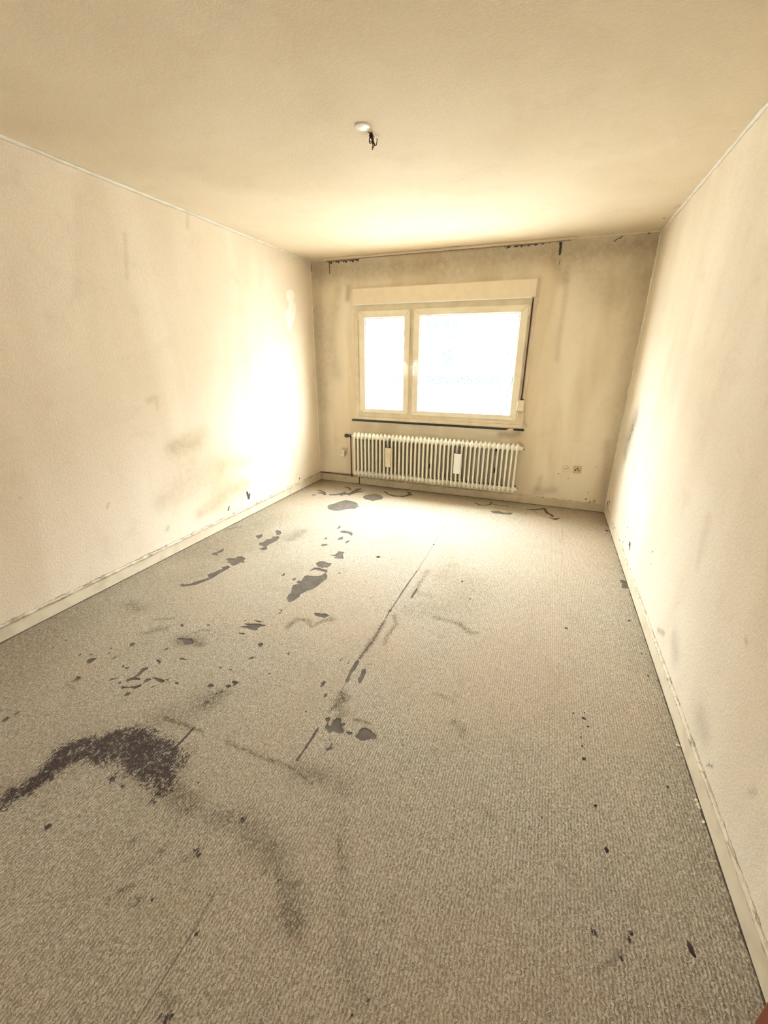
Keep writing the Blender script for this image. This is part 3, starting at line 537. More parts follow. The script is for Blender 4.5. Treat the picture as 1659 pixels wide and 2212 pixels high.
    ('dirt',0.8,[(2.9296,-3.7267,0.0023),(2.9307,-3.7285,0.0018)]),
    ('dirt',0.6,[(2.8816,-3.5496,0.0027),(2.883,-3.552,0.0022)]),
    ('dirt',0.6,[(2.3471,-3.4507,0.0035),(2.35,-3.4538,0.0028)]),
    ('dirt',0.4,[(3.0385,-3.4134,0.0045),(3.0397,-3.4163,0.0036)]),
    ('dirt',0.4,[(3.0639,-3.7298,0.0067),(3.0411,-3.7741,0.0075),(2.9742,-3.8384,0.0072)]),
    ('line',0.9,[(2.0609,-0.2083,0.0074),(2.1146,-0.2553,0.0081),(2.1694,-0.2407,0.0072),(2.2204,-0.1975,0.0082),(2.2207,-0.1126,0.0061)]),
    ('line',0.8,[(2.2392,-0.1671,0.006),(2.3208,-0.1871,0.0072),(2.4046,-0.1757,0.009)]),
    ('line',0.8,[(2.6078,-0.21,0.0088),(2.6608,-0.2028,0.0131),(2.7127,-0.1677,0.0132),(2.7751,-0.114,0.0134),(2.7889,-0.1793,0.0109)]),
    ('line',1.0,[(2.7889,-0.1793,0.0109),(2.8108,-0.2597,0.0127),(2.8437,-0.2865,0.0125),(2.86,-0.3389,0.0102)]),
    ('line',1.1,[(2.8403,-0.3916,0.008),(2.8799,-0.4072,0.0159),(2.9157,-0.3613,0.0081)]),
    ('line',0.6,[(2.6732,-0.2467,0.0052),(2.7164,-0.2842,0.0051)]),
    ('line',0.7,[(2.7185,-0.3501,0.0033),(2.7798,-0.3646,0.0041),(2.8502,-0.3813,0.004)]),
    ('dirt',0.3,[(0.149,-2.2835,0.164),(0.2095,-1.8434,0.222),(0.2748,-1.4411,0.2036)]),
    ('dirt',0.25,[(0.4359,-2.6249,0.148),(0.3847,-2.2811,0.1763),(0.4787,-2.0556,0.1904),(0.6778,-1.6557,0.1277)]),
    ('dirt',0.45,[(0.7067,-1.8104,0.0413),(0.7152,-1.7056,0.0475),(0.7164,-1.5829,0.034)]),
    ('dirt',0.55,[(0.046,-1.82,0.0285),(0.1116,-1.7291,0.0242)]),
    ('dirt',0.45,[(0.3296,-3.0575,0.0492),(0.4249,-3.0767,0.0472)]),
    ('dirt',0.5,[(0.6761,-3.2387,0.0197),(0.7126,-3.183,0.0251),(0.7541,-3.1545,0.0201)]),
    ('dirt',0.4,[(0.706,-3.0668,0.0107),(0.6023,-3.1272,0.0107)]),
    ('dirt',0.8,[(0.9223,-3.204,0.0462),(0.9791,-3.1926,0.0455),(1.0445,-3.1995,0.022)]),
    ('dirt',0.65,[(1.4029,-2.8921,0.015),(1.4095,-2.8015,0.0159),(1.482,-2.7858,0.0157),(1.5347,-2.8339,0.0112),(1.5641,-2.7598,0.0136),(1.6016,-2.7256,0.0276)]),
    ('dirt',0.5,[(0.9246,-3.1464,0.0095),(0.9585,-3.0918,0.0096),(1.0006,-3.0811,0.0096)]),
    ('dirt',0.45,[(1.385,-3.5036,0.0378),(1.3898,-3.4639,0.0389),(1.4207,-3.4284,0.0262)]),
    ('dirt',0.5,[(0.6797,-3.6384,0.0109),(0.6585,-3.6634,0.0077),(0.7236,-3.6786,0.0089)]),
    ('dirt',0.5,[(0.0199,-3.3316,0.0238),(0.0132,-3.3408,0.0237)]),
    ('dirt',0.28,[(0.2145,-3.7064,0.2924),(0.1764,-3.5204,0.2138),(0.1678,-3.3245,0.1637)]),
]
LEFT_MARKS = [
    ('dirt',0.55,[(-2.212,0.8274,0.0645),(-2.052,0.8359,0.0838),(-1.9871,0.8244,0.0719)]),
    ('dirt',0.3,[(-2.1323,0.6845,0.2113),(-1.7975,0.5808,0.2166)]),
    ('dirt',0.5,[(-1.7381,0.5815,0.0751),(-1.552,0.5692,0.0814),(-1.3764,0.5304,0.0584)]),
    ('dirt',0.4,[(-2.4119,0.4515,0.0877),(-2.0843,0.5134,0.1766),(-1.8237,0.443,0.2014),(-1.5268,0.3313,0.1335)]),
    ('dirt',0.6,[(-2.0716,0.2296,0.0532),(-1.8979,0.2589,0.082),(-1.7043,0.3198,0.0793),(-1.4579,0.3282,0.0582)]),
    ('dirt',0.3,[(-2.286,0.8292,0.0371),(-1.8849,0.8992,0.0746)]),
    ('mold_shade',0.9,[(-1.4498,0.237,0.0122),(-1.4362,0.1754,0.0124)]),
    ('mold_shade',0.8,[(-1.4121,0.2176,0.0075),(-1.4293,0.1733,0.0087)]),
    ('mold_shade',0.9,[(-1.7197,0.1776,0.0067),(-1.7351,0.1515,0.0067)]),
    ('mold_shade',0.8,[(-0.5074,0.1424,0.0083),(-0.498,0.1341,0.0084)]),
    ('dirt',0.6,[(-2.4074,0.2345,0.0155),(-2.4184,0.2187,0.0155)]),
    ('dirt',0.35,[(-2.3699,1.1963,0.0223),(-2.3,1.2126,0.0231),(-2.3037,1.1349,0.0093)]),
    ('line',0.35,[(-2.2923,1.2779,0.003),(-2.3037,1.1349,0.0031)]),
    ('line',0.6,[(-1.2258,2.4942,0.0041),(-1.226,2.4601,0.0041)]),
    ('line',0.6,[(-1.2385,1.4152,0.0045),(-1.2456,1.3736,0.0045)]),
    ('dirt',0.15,[(-2.5748,2.3554,0.0323),(-2.7039,1.8406,0.0315)]),
    ('dirt',0.3,[(-2.311,2.2248,0.0152),(-2.3555,1.9758,0.0152)]),
    ('dirt',0.35,[(-1.7453,2.4774,0.0133),(-1.7613,2.4,0.0166)]),
    ('line',0.8,[(-1.2263,2.4871,0.0051),(-1.2315,2.4576,0.0038)]),
    ('mold_shade',0.6,[(-3.0359,0.1864,0.0024),(-3.0344,0.183,0.0024)]),
    ('dirt',0.8,[(-3.2968,0.7537,0.0056),(-3.2953,0.7505,0.0056)]),
    ('dirt',0.6,[(-2.8197,0.5661,0.0086),(-2.8392,0.5395,0.0071)]),
]
LEFT_PUTTY = [
    [(-0.5067,2.1387),(-0.4309,2.1661),(-0.3725,2.1592),(-0.3573,2.1137),(-0.3846,2.0657),(-0.3367,2.0105),(-0.3641,1.9161),(-0.4379,1.8183),(-0.4849,1.7585),(-0.5368,1.8116),(-0.5344,1.8718),(-0.5759,1.8833),(-0.5619,1.9435),(-0.4996,1.979),(-0.4768,2.0404),(-0.5167,2.0651)],
]
RIGHT_MARKS = [
    ('dirt',0.8,[(-0.5626,1.0156,0.1131),(-0.5062,0.9485,0.1416),(-0.4356,0.858,0.1484),(-0.4156,0.7533,0.1389),(-0.452,0.6964,0.074)]),
    ('mold_shade',0.45,[(-0.4933,1.0009,0.0171),(-0.5258,0.9332,0.0267),(-0.4695,0.8324,0.0277)]),
    ('mold_shade',1.1,[(-1.3308,0.2079,0.0144),(-1.3364,0.2086,0.0143)]),
    ('mold_shade',1.1,[(-1.3509,0.205,0.0124),(-1.3565,0.2057,0.0124)]),
    ('mold_shade',0.8,[(-1.3648,0.1821,0.0106),(-1.3704,0.1828,0.0106)]),
    ('mold_shade',0.8,[(-1.1474,0.2691,0.0088),(-1.1537,0.2697,0.0088)]),
    ('mold_shade',1.0,[(-0.0529,0.1164,0.0148),(-0.0636,0.1176,0.0147)]),
    ('mold_shade',0.9,[(-0.1371,0.1586,0.0142),(-0.1475,0.1596,0.0142)]),
    ('mold_shade',0.8,[(-0.1105,0.1121,0.0096),(-0.121,0.1132,0.0096)]),
    ('mold_shade',0.9,[(-1.9241,0.4103,0.0042),(-1.9278,0.4106,0.0042)]),
    ('mold_shade',0.5,[(-1.4144,0.3358,0.0067),(-1.4197,0.3363,0.0067)]),
    ('mold_shade',0.7,[(-1.4557,0.3029,0.0041),(-1.4609,0.3034,0.0041)]),
    ('mold_shade',0.7,[(-1.1439,0.1922,0.004),(-1.1502,0.193,0.004)]),
    ('mold_shade',0.7,[(-1.9494,0.3413,0.003),(-1.9531,0.3417,0.003)]),
    ('mold_shade',0.6,[(-1.1065,0.1244,0.0082),(-1.113,0.1252,0.0082)]),
    ('mold_shade',0.6,[(-0.4539,0.5571,0.0066),(-0.4626,0.5572,0.0065)]),
    ('mold_shade',0.6,[(-0.5146,0.4834,0.0064),(-0.5231,0.4837,0.0064)]),
    ('mold_shade',0.6,[(-0.4589,0.5845,0.0065),(-0.4675,0.5845,0.0065)]),
    ('mold_shade',0.5,[(-1.3141,0.2703,0.0045),(-1.3197,0.2708,0.0045)]),
    ('dirt',0.2,[(-2.5672,0.8408,0.0364),(-2.582,0.7092,0.0376),(-2.5969,0.6451,0.0252)]),
    ('dirt',0.35,[(-2.5831,0.2499,0.0451),(-2.6458,0.2129,0.0583)]),
    ('dirt',0.35,[(-3.0293,0.1966,0.0637),(-3.0903,0.1864,0.0502)]),
    ('dirt',0.5,[(-3.1219,0.6341,0.0074),(-3.1341,0.6256,0.0073)]),
    ('mold_shade',0.6,[(-3.1695,0.1229,0.0053),(-3.2036,0.1564,0.0041)]),
    ('dirt',0.6,[(-2.3538,0.1426,0.0148),(-2.4451,0.1829,0.0136)]),
    ('dirt',0.4,[(-3.4063,0.2903,0.0096),(-3.4298,0.3272,0.0078)]),
]
BACK_MARKS = [
    ('mold_shade',0.95,[(0.2023,2.4962,0.0142),(0.2101,2.4826,0.0071)]),
    ('mold_shade',0.95,[(0.2318,2.4955,0.0142),(0.2392,2.4733,0.0071)]),
    ('mold_shade',0.95,[(0.2613,2.4949,0.0141),(0.2683,2.4641,0.0071)]),
    ('mold_shade',0.95,[(0.2906,2.4942,0.0141),(0.2984,2.4807,0.007)]),
    ('mold_shade',0.95,[(0.3198,2.4935,0.014),(0.3272,2.4715,0.007)]),
    ('mold_shade',0.95,[(0.3488,2.4929,0.014),(0.356,2.4623,0.007)]),
    ('mold_shade',0.95,[(0.3777,2.4922,0.0139),(0.3855,2.4789,0.007)]),
    ('mold_shade',0.95,[(0.4065,2.4916,0.0139),(0.414,2.4697,0.007)]),
    ('mold_shade',0.95,[(0.4352,2.491,0.0138),(0.4425,2.4605,0.0069)]),
    ('mold_shade',0.95,[(0.4638,2.4903,0.0138),(0.4715,2.477,0.0069)]),
    ('mold_shade',0.95,[(0.4922,2.4897,0.0138),(0.4998,2.4679,0.0069)]),
    ('mold_shade',0.95,[(0.5205,2.489,0.0137),(0.5279,2.4588,0.0069)]),
    ('mold_shade',0.95,[(0.5487,2.4884,0.0137),(0.5565,2.4752,0.0068)]),
    ('mold_shade',0.95,[(0.5768,2.4878,0.0136),(0.5844,2.4661,0.0068)]),
    ('mold_shade',0.8,[(0.2167,2.5017,0.0142),(0.5862,2.4918,0.0136)]),
    ('mold_shade',0.75,[(2.1037,2.491,0.0066),(2.0988,2.4784,0.0057)]),
    ('mold_shade',0.75,[(2.125,2.4917,0.0066),(2.1217,2.4643,0.0057)]),
    ('mold_shade',0.75,[(2.1462,2.4925,0.0066),(2.1422,2.4725,0.0056)]),
    ('mold_shade',0.75,[(2.1883,2.494,0.0065),(2.1852,2.4667,0.0056)]),
    ('mold_shade',0.95,[(2.2093,2.4947,0.0093),(2.2054,2.4749,0.0056)]),
    ('mold_shade',0.95,[(2.2302,2.4954,0.0093),(2.2255,2.483,0.0056)]),
    ('mold_shade',0.95,[(2.251,2.4962,0.0092),(2.248,2.4691,0.0056)]),
    ('mold_shade',0.95,[(2.2717,2.4969,0.0092),(2.2679,2.4772,0.0055)]),
    ('mold_shade',0.95,[(2.2923,2.4976,0.0092),(2.2877,2.4853,0.0055)]),
    ('mold_shade',0.95,[(2.3128,2.4983,0.0092),(2.3101,2.4714,0.0055)]),
    ('mold_shade',0.95,[(2.3333,2.499,0.0091),(2.3297,2.4795,0.0055)]),
    ('mold_shade',0.95,[(2.3537,2.4998,0.0091),(2.3493,2.4875,0.0055)]),
    ('mold_shade',0.95,[(2.374,2.5005,0.0091),(2.3715,2.4737,0.0055)]),
    ('mold_shade',0.95,[(2.3943,2.5012,0.0091),(2.3909,2.4817,0.0055)]),
    ('mold_shade',0.95,[(2.4145,2.5019,0.009),(2.4101,2.4897,0.0054)]),
    ('mold_shade',0.95,[(2.4346,2.5026,0.009),(2.4322,2.476,0.0054)]),
    ('mold_shade',0.75,[(2.4944,2.5047,0.0063),(2.4922,2.4782,0.0054)]),
    ('mold_shade',0.75,[(2.5339,2.5061,0.0062),(2.5298,2.4941,0.0054)]),
    ('mold_shade',0.75,[(2.5536,2.5068,0.0062),(2.5515,2.4805,0.0053)]),
    ('mold_shade',0.75,[(2.5731,2.5075,0.0062),(2.5701,2.4884,0.0053)]),
    ('mold_shade',0.9,[(2.1962,2.4931,0.013),(2.4555,2.4945,0.0126)]),
    ('mold_shade',1.1,[(0.5842,0.1383,0.0177),(1.5414,0.1562,0.016),(2.3362,0.1557,0.0147)]),  # shade behind the radiator's foot, painted as a dark wall band
    ('mold_shade',1.0,[(2.5822,2.4986,0.0106),(2.5884,2.4558,0.0089),(2.589,2.3845,0.0072)]),
    ('mold_shade',0.6,[(2.5935,2.3391,0.0054),(2.5987,2.3025,0.0054)]),
    ('mold_shade',0.7,[(0.2435,2.4739,0.0071),(0.2384,2.3646,0.006)]),
    ('mold_shade',0.9,[(0.0048,2.4562,0.0073),(0.0041,2.4005,0.0074)]),
    ('mold_shade',0.7,[(3.2688,2.4949,0.0065),(3.2776,2.4925,0.0065)]),
    ('mold_shade',0.6,[(3.0747,2.4828,0.0083),(3.0106,2.4491,0.0051)]),
    ('dirt',0.75,[(0.0245,2.3993,0.1241),(0.6642,2.3723,0.1259),(1.4157,2.3676,0.124),(2.0816,2.4014,0.1123),(2.6809,2.3958,0.1027),(3.3518,2.4141,0.0772)]),
    ('dirt',0.45,[(0.0574,1.9712,0.1543),(0.0761,1.2187,0.1645),(0.0637,0.3775,0.1475)]),
    ('dirt',0.42,[(2.7519,2.3017,0.1543),(3.1059,2.0659,0.2016),(3.2866,2.233,0.1766),(3.3394,1.7818,0.171),(3.3402,1.2926,0.1284),(3.3411,0.756,0.079),(3.3547,0.0915,0.0432)]),
    ('dirt',0.4,[(0.6422,0.5653,0.0539),(1.5015,0.5866,0.0604),(2.3884,0.5654,0.0553)]),
    ('dirt',0.5,[(2.553,2.3509,0.0525),(2.6552,2.1798,0.0526)]),
    ('dirt',0.35,[(3.2182,2.4077,0.1259),(3.3038,2.1451,0.1297)]),
    ('dirt',0.3,[(1.5153,2.2611,0.0822),(2.3044,2.2649,0.0733)]),
    ('line',0.4,[(2.3116,2.4588,0.0037),(2.3125,2.2833,0.0038)]),
    ('dirt',0.27,[(2.665,2.2789,0.0232),(2.6892,2.0792,0.026),(2.689,1.8997,0.0241),(2.6855,1.6601,0.0248),(2.6924,1.4945,0.0253)]),
    ('line',0.6,[(2.8499,1.9307,0.003),(2.8524,1.9051,0.003)]),
    ('line',0.5,[(2.8394,1.8383,0.0025),(2.8409,1.7438,0.0025)]),
    ('dirt',0.4,[(2.4439,2.1974,0.0097),(2.4436,1.9863,0.0148)]),
    ('dirt',0.7,[(0.4688,2.2153,0.0318),(0.4508,2.1078,0.029)]),
    ('dirt',0.35,[(0.0755,2.3863,0.0902),(0.0452,1.8782,0.1138),(0.0584,1.3275,0.0993),(0.0834,0.9363,0.0818)]),
    ('dirt',0.35,[(0.3392,2.2086,0.0531),(0.2333,1.6973,0.0751),(0.2839,1.3309,0.0771)]),
    ('dirt',0.8,[(2.2364,0.7324,0.0321),(2.3406,0.7322,0.0413),(2.4138,0.7512,0.0346)]),
    ('dirt',0.25,[(0.622,0.7227,0.0585),(1.4551,0.7343,0.0526),(2.203,0.6909,0.0485)]),
    ('dirt',0.9,[(2.4314,0.661,0.0111),(2.4668,0.6386,0.0111),(2.4867,0.6213,0.0056)]),
    ('mold_shade',0.6,[(2.4373,0.1738,0.0184),(2.4641,0.1566,0.0122)]),
    ('dirt',0.6,[(2.4164,1.1349,0.0179),(2.4571,0.8726,0.0185),(2.4811,0.8394,0.0185)]),
    ('mold_shade',1.0,[(3.1688,0.1168,0.0073),(3.1706,0.1152,0.0059)]),
    ('mold_shade',0.8,[(3.2116,0.0991,0.0049),(3.2134,0.0975,0.0039)]),
    ('mold_shade',0.8,[(3.236,0.0957,0.0057),(3.2378,0.0941,0.0045)]),
    ('mold_shade',0.8,[(3.2482,0.1176,0.0048),(3.2501,0.116,0.0039)]),
    ('mold_shade',0.9,[(3.2548,0.1018,0.0056),(3.2566,0.1002,0.0045)]),
    ('mold_shade',0.7,[(3.1764,0.1933,0.004),(3.1783,0.1917,0.0032)]),
    ('mold_shade',0.7,[(2.9637,0.3227,0.0057),(2.9656,0.321,0.0045)]),
    ('mold_shade',0.8,[(2.8658,0.3625,0.0057),(2.8676,0.3609,0.0046)]),
    ('mold_shade',0.4,[(2.8055,0.2782,0.0042),(2.8074,0.2765,0.0033)]),
    ('mold_shade',0.6,[(3.2096,0.4677,0.0047),(3.2114,0.4661,0.0037)]),
    ('mold_shade',0.5,[(3.2666,0.243,0.0048),(3.2684,0.2414,0.0038)]),
    ('mold_shade',0.8,[(3.3692,0.1648,0.0063),(3.371,0.1632,0.0051)]),
    ('dirt',0.4,[(2.7367,0.1294,0.0415),(2.6666,0.1402,0.0501),(2.84,0.1795,0.0409)]),
    ('dirt',0.35,[(2.697,0.3037,0.0244),(2.6812,0.1609,0.0332)]),
    ('dirt',0.35,[(3.2709,0.7076,0.0366),(3.3297,0.1462,0.0393)]),
    ('dirt',0.9,[(0.0242,0.0984,0.0091),(0.4375,0.1095,0.0087)]),
]
CEILING_MARKS = [
    ('mold_shade',0.8,[(1.6976,-2.3103,0.0044),(1.702,-2.3004,0.0044)]),
    ('dirt',0.7,[(1.687,-2.306,0.0207),(1.7041,-2.3052,0.0206),(1.7212,-2.2765,0.0146),(1.7299,-2.262,0.0063)]),
    ('line',0.6,[(1.1392,-0.8735,0.0047),(1.1403,-0.6645,0.0051)]),
    ('line',0.35,[(1.706,-0.4214,0.0043),(1.7004,-0.2153,0.0047)]),
    ('line',0.35,[(2.8232,-0.4062,0.0038),(2.8222,-0.1759,0.0042)]),
    ('line',0.15,[(1.6339,-1.9033,0.0027),(1.5459,-1.6883,0.0031)]),
    ('mold_shade',0.9,[(3.3039,-0.369,0.006),(3.3062,-0.3635,0.006)]),
    ('line',0.6,[(3.2598,-0.3689,0.003),(3.2945,-0.2359,0.0043),(3.3123,-0.1272,0.0045),(3.353,-0.0182,0.0047)]),
    ('line',0.5,[(3.2894,-0.2625,0.0032),(3.3066,-0.3165,0.0031)]),
    ('dirt',0.5,[(3.3373,-0.6586,0.0129),(3.3266,-0.5834,0.01)]),
    ('dirt',0.4,[(3.3187,-1.7149,0.0081),(3.3223,-1.7091,0.0082)]),
]
FLAKES = [
    (2.993,-2.9721,0.0092,0.0055,0),
    (3.0079,-3.0136,0.005,0.004,0.8),
    (2.9804,-3.1875,0.0074,0.0044,0.6),
    (3.0071,-3.3735,0.0066,0.0036,0.9),
    (3.0281,-3.5172,0.006,0.009,0.2),
    (3.2144,-3.7016,0.0062,0.0179,0.35),
    (2.9978,-2.9374,0.0031,0.0043,0),
    (2.9758,-3.0836,0.0029,0.0037,0),
    (2.9787,-3.1275,0.0048,0.0036,0.5),
    (3.2644,-3.2001,0.0043,0.0042,0.5),
    (2.9511,-2.9585,0.0031,0.0042,0),
    (1.6315,-3.8218,0.003,0.0034,0),
    (2.9373,-2.2949,0.0088,0.0066,0),
    (3.2972,-2.0688,0.0065,0.0075,0.2),
    (3.3127,-2.3878,0.0046,0.004,0),
    (2.2583,-1.9758,0.0076,0.0091,0),
    (3.3115,-2.5658,0.0043,0.0052,0),
    (1.5561,-1.8355,0.017,0.015,0.1),
    (1.9101,-1.4423,0.0073,0.013,0),
    (3.3297,-0.5478,0.0119,0.017,0.2),
]
CRUMBS = [
    (3.3647,-2.9808,0.0076),
    (3.3591,-3.2217,0.0067),
    (3.3637,-3.2409,0.0066),
    (3.3642,-3.2493,0.0057),
    (3.3646,-3.3022,0.0063),
    (3.3577,-3.2984,0.004),
    (3.3653,-3.2299,0.0041),
]

# ------------------------------------------------------------------ room shell
YF = -4.52
def floor_edges(U, V, F):
    n = np.sin(V*37)*0.0015+np.sin(V*91+1)*0.001
    F['line'] = np.maximum(F['line'], np.clip(1.4-(W-0.008-U+n)/0.005, 0, 1)*1.0)
    F['line'] = np.maximum(F['line'], np.clip(1.4-(U-0.008)/0.005, 0, 1)*0.8)
    F['line'] = np.maximum(F['line'], np.clip(1.5-(-V-0.012+np.sin(U*23)*0.002)/0.007, 0, 1)*(0.6+0.4*(U > 0.56)))
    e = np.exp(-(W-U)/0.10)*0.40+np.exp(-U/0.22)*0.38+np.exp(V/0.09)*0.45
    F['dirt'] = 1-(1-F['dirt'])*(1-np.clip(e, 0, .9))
def floor_dz(U, V, F):
    h = np.clip((F['hole']+0.2)/0.8, 0, 1); h = h*h*(3-2*h)
    ripple = 0.0016*np.sin(V*9+np.sin(U*4)*1.3)*np.sin(U*3.1+1)
    return -0.0032*h+ripple*0.5-0.0022
fl = surface('floor', 0, W, YF, 0, 0.005, lambda u, v, z: (u, v, z), m_carpet, False, FLOOR_MARKS, FLOOR_HOLES,
        solid=[(-0.3, W+0.3, YR-0.3, 0.30, -0.30, -0.02), (0, W, YR, YF, -0.02, -0.002)], dz=floor_dz, extra=floor_edges)
fl['label'] = 'worn beige loop-pile carpet floor with bare grey patches and black stains'
surface('ceiling', 0, W, -4.0, 0, 0.01, lambda u, v, z: (u, v, H+z), m_ceil, True, CEILING_MARKS,
        solid=[(-0.3, W+0.3, YR-0.3, 0.30, H+0.004, H+0.3), (0, W, YR, -4.0, H, H+0.01)])
surface('wall_left', -4.4, 0, 0, H, 0.01, lambda u, v, z: (z, u, v), m_left, False, LEFT_MARKS, putty=LEFT_PUTTY,
        solid=[(-0.3, -0.004, YR, 0.0, 0, H), (-0.004, 0, YR, -4.4, 0, H)])
surface('wall_right', -4.4, 0, 0, H, 0.01, lambda u, v, z: (W+z, u, v), m_right, True, RIGHT_MARKS,
        solid=[(W+0.004, W+0.3, YR, 0.0, 0, H), (W, W+0.01, YR, -4.4, 0, H)])
OX0, OX1, OZ0, OZ1 = 0.58, 2.42, 0.85, 2.05
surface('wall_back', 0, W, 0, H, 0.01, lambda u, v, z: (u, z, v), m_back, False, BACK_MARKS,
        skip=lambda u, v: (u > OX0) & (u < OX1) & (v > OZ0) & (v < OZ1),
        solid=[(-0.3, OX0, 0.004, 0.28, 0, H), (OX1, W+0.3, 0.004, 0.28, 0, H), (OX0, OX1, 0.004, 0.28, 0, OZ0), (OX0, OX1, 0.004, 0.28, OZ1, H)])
tag(obj('wall_rear', bx(-0.3, W+0.3, YR-0.3, YR, 0, H), m_left), kind='structure')

# caulk lines in the corners (rough little cove beads)
def bead(name, p0, p1, d1, d2, size, mat, n=90, wob=0.25):
    bm = bmesh.new(); p0, p1, d1, d2 = map(Vector, (p0, p1, d1, d2)); rings = []
    for i in range(n+1):
        p = p0.lerp(p1, i/n); s = size*(1+wob*(random.random()-0.5)*2)
        rings.append([bm.verts.new(p), bm.verts.new(p+d1*s), bm.verts.new(p+(d1+d2)*s*0.42), bm.verts.new(p+d2*s)])
    for a, b in zip(rings, rings[1:]):
        for k in range(4): bm.faces.new((a[k], a[(k+1) % 4], b[(k+1) % 4], b[k]))
    o = obj(name, fixn(bm), mat, smooth=True); tag(o, kind='structure'); return o
bead('trim_1', (0, -4.4, H), (0, 0, H), (1, 0, 0), (0, 0, -1), 0.016, m_caulk)
bead('trim_2', (W, -4.4, H), (W, 0, H), (-1, 0, 0), (0, 0, -1), 0.014, m_caulk)
bead('trim_3', (0, 0, H), (W, 0, H), (0, -1, 0), (0, 0, -1), 0.006, m_caulk)
bead('trim_4', (0, 0, 0.09), (0, 0, H-0.01), (1, 0, 0), (0, -1, 0), 0.009, m_caulk)
bead('trim_5', (W, 0, 0.09), (W, 0, H-0.01), (-1, 0, 0), (0, -1, 0), 0.012, m_caulk)

# baseboards with a dirty caulked ledge on top
BH, BT = 0.086, 0.010
m_base2 = plain('grubby_shaded_baseboard', (0.66, 0.55, 0.385), 0.55, 0.4, dirt=0.4, sc=9)  # back board: grime plus its shadow, both painted into the darker colour
def baseboard(name, prof_bm, ledge):
    o = obj(name, prof_bm, m_base2 if name.endswith('back') else m_base, bevel=0.003); tag(o, kind='structure')
    if ledge:
        l = bead('ledge', *ledge, n=300, wob=0.28); l.parent = o; l.name = 'caulk_ledge'
        if 'kind' in l: del l['kind']
    return o
baseboard('baseboard_left', bx(0, BT, -4.4, 0, 0, BH), ((0, -4.4, BH-0.004), (0, -0.01, BH-0.004), (1, 0, 0), (0, 0, 1), 0.017, m_grime))
baseboard('baseboard_right', bx(W-BT, W, -3.80, 0, 0, BH), ((W, -3.8, BH-0.004), (W, -0.01, BH-0.004), (-1, 0, 0), (0, 0, 1), 0.011, m_grime))
baseboard('baseboard_back', bx(BT, 0.555, -BT, 0, 0, BH), ((BT, 0, BH-0.004), (0.55, 0, BH-0.004), (0, -1, 0), (0, 0, 1), 0.012, m_grime))
b2 = baseboard('baseboard_back', bx(0.572, W-BT, -BT-0.004, 0, 0, BH-0.006), ((0.58, 0, BH-0.008), (W-BT, 0, BH-0.008), (0, -1, 0), (0, 0, 1), 0.012, m_grime))
obj('joint_gap', bx(0.555, 0.572, -0.006, 0, 0, BH), m_basedark, b2)

# red-brown door in the right wall, beside the camera
dr = thing('door_1', None, None, (W, -4.3, 0)); dr['kind'] = 'structure'
bm = bmesh.new(); box(bm, -0.050, 0, 0.40, 0.499, 0.001, 2.08); box(bm, -0.050, 0, -0.60, -0.50, 0.001, 2.08); box(bm, -0.050, 0, -0.60, 0.499, 1.98, 2.08)
obj('door_casing', bm, m_door, dr, bevel=0.004)
o = obj('door_leaf', bx(-0.038, -0.001, -0.495, 0.395, 0.006, 1.975), m_door, dr, bevel=0.003)
bm = bmesh.new(); tube(bm, [(-0.038, -0.42, 1.05), (-0.085, -0.42, 1.05), (-0.09, -0.40, 1.05), (-0.09, -0.31, 1.05)], 0.009)
obj('door_handle', bm, m_metal, o, True)

# ------------------------------------------------------------------ window
wn = thing('window_1', 'two-leaf yellowed plastic window above the radiator', None, (1.5, 0, 0.85)); wn['kind'] = 'structure'
def rel(bm, o=(1.5, 0, 0.85)):
    bmesh.ops.translate(bm, verts=bm.verts, vec=(-o[0], -o[1], -o[2])); return bm
def ring(bm, x0, x1, z0, z1, w, y0, y1, wb=None, wt=None, wr=None):
    wb = w if wb is None else wb; wt = w if wt is None else wt; wr = w if wr is None else wr
    X0, X1, Z0, Z1 = x0+w, x1-wr, z0+wb, z1-wt
    o = [(x0, z0), (x1, z0), (x1, z1), (x0, z1)]; i = [(X0, Z0), (X1, Z0), (X1, Z1), (X0, Z1)]
    vo = [[bm.verts.new((x, y, z)) for x, z in o] for y in (y0, y1)]; vi = [[bm.verts.new((x, y, z)) for x, z in i] for y in (y0, y1)]
    for k in range(4):
        j = (k+1) % 4
        bm.faces.new((vo[0][k], vo[0][j], vi[0][j], vi[0][k])); bm.faces.new((vo[1][j], vo[1][k], vi[1][k], vi[1][j]))
        bm.faces.new((vo[0][j], vo[0][k], vo[1][k], vo[1][j])); bm.faces.new((vi[0][k], vi[0][j], vi[1][j], vi[1][k]))
bm = bmesh.new()
ring(bm, 0.575, 2.425, 0.838, 2.055, 0.05, -0.006, 0.065, wb=0.062, wt=0.085, wr=0.06); box(bm, 1.180, 1.234, -0.004, 0.06, 0.88, 2.01)
frame = obj('window_frame', fixn(rel(bm)), m_frame2, wn, bevel=0.003)
bm = bmesh.new(); box(bm, 0.532, 0.579, -0.010, 0.001, 0.812, 2.045); box(bm, 2.421, 2.447, -0.010, 0.001, 0.812, 2.045)
obj('cover_strip', rel(bm), m_frame2, wn, bevel=0.002)
bm = bmesh.new(); box(bm, 0.545, 2.44, -0.014, 0.004, 0.806, 0.846)
obj('sill_profile', rel(bm), m_frame2, wn, bevel=0.003)
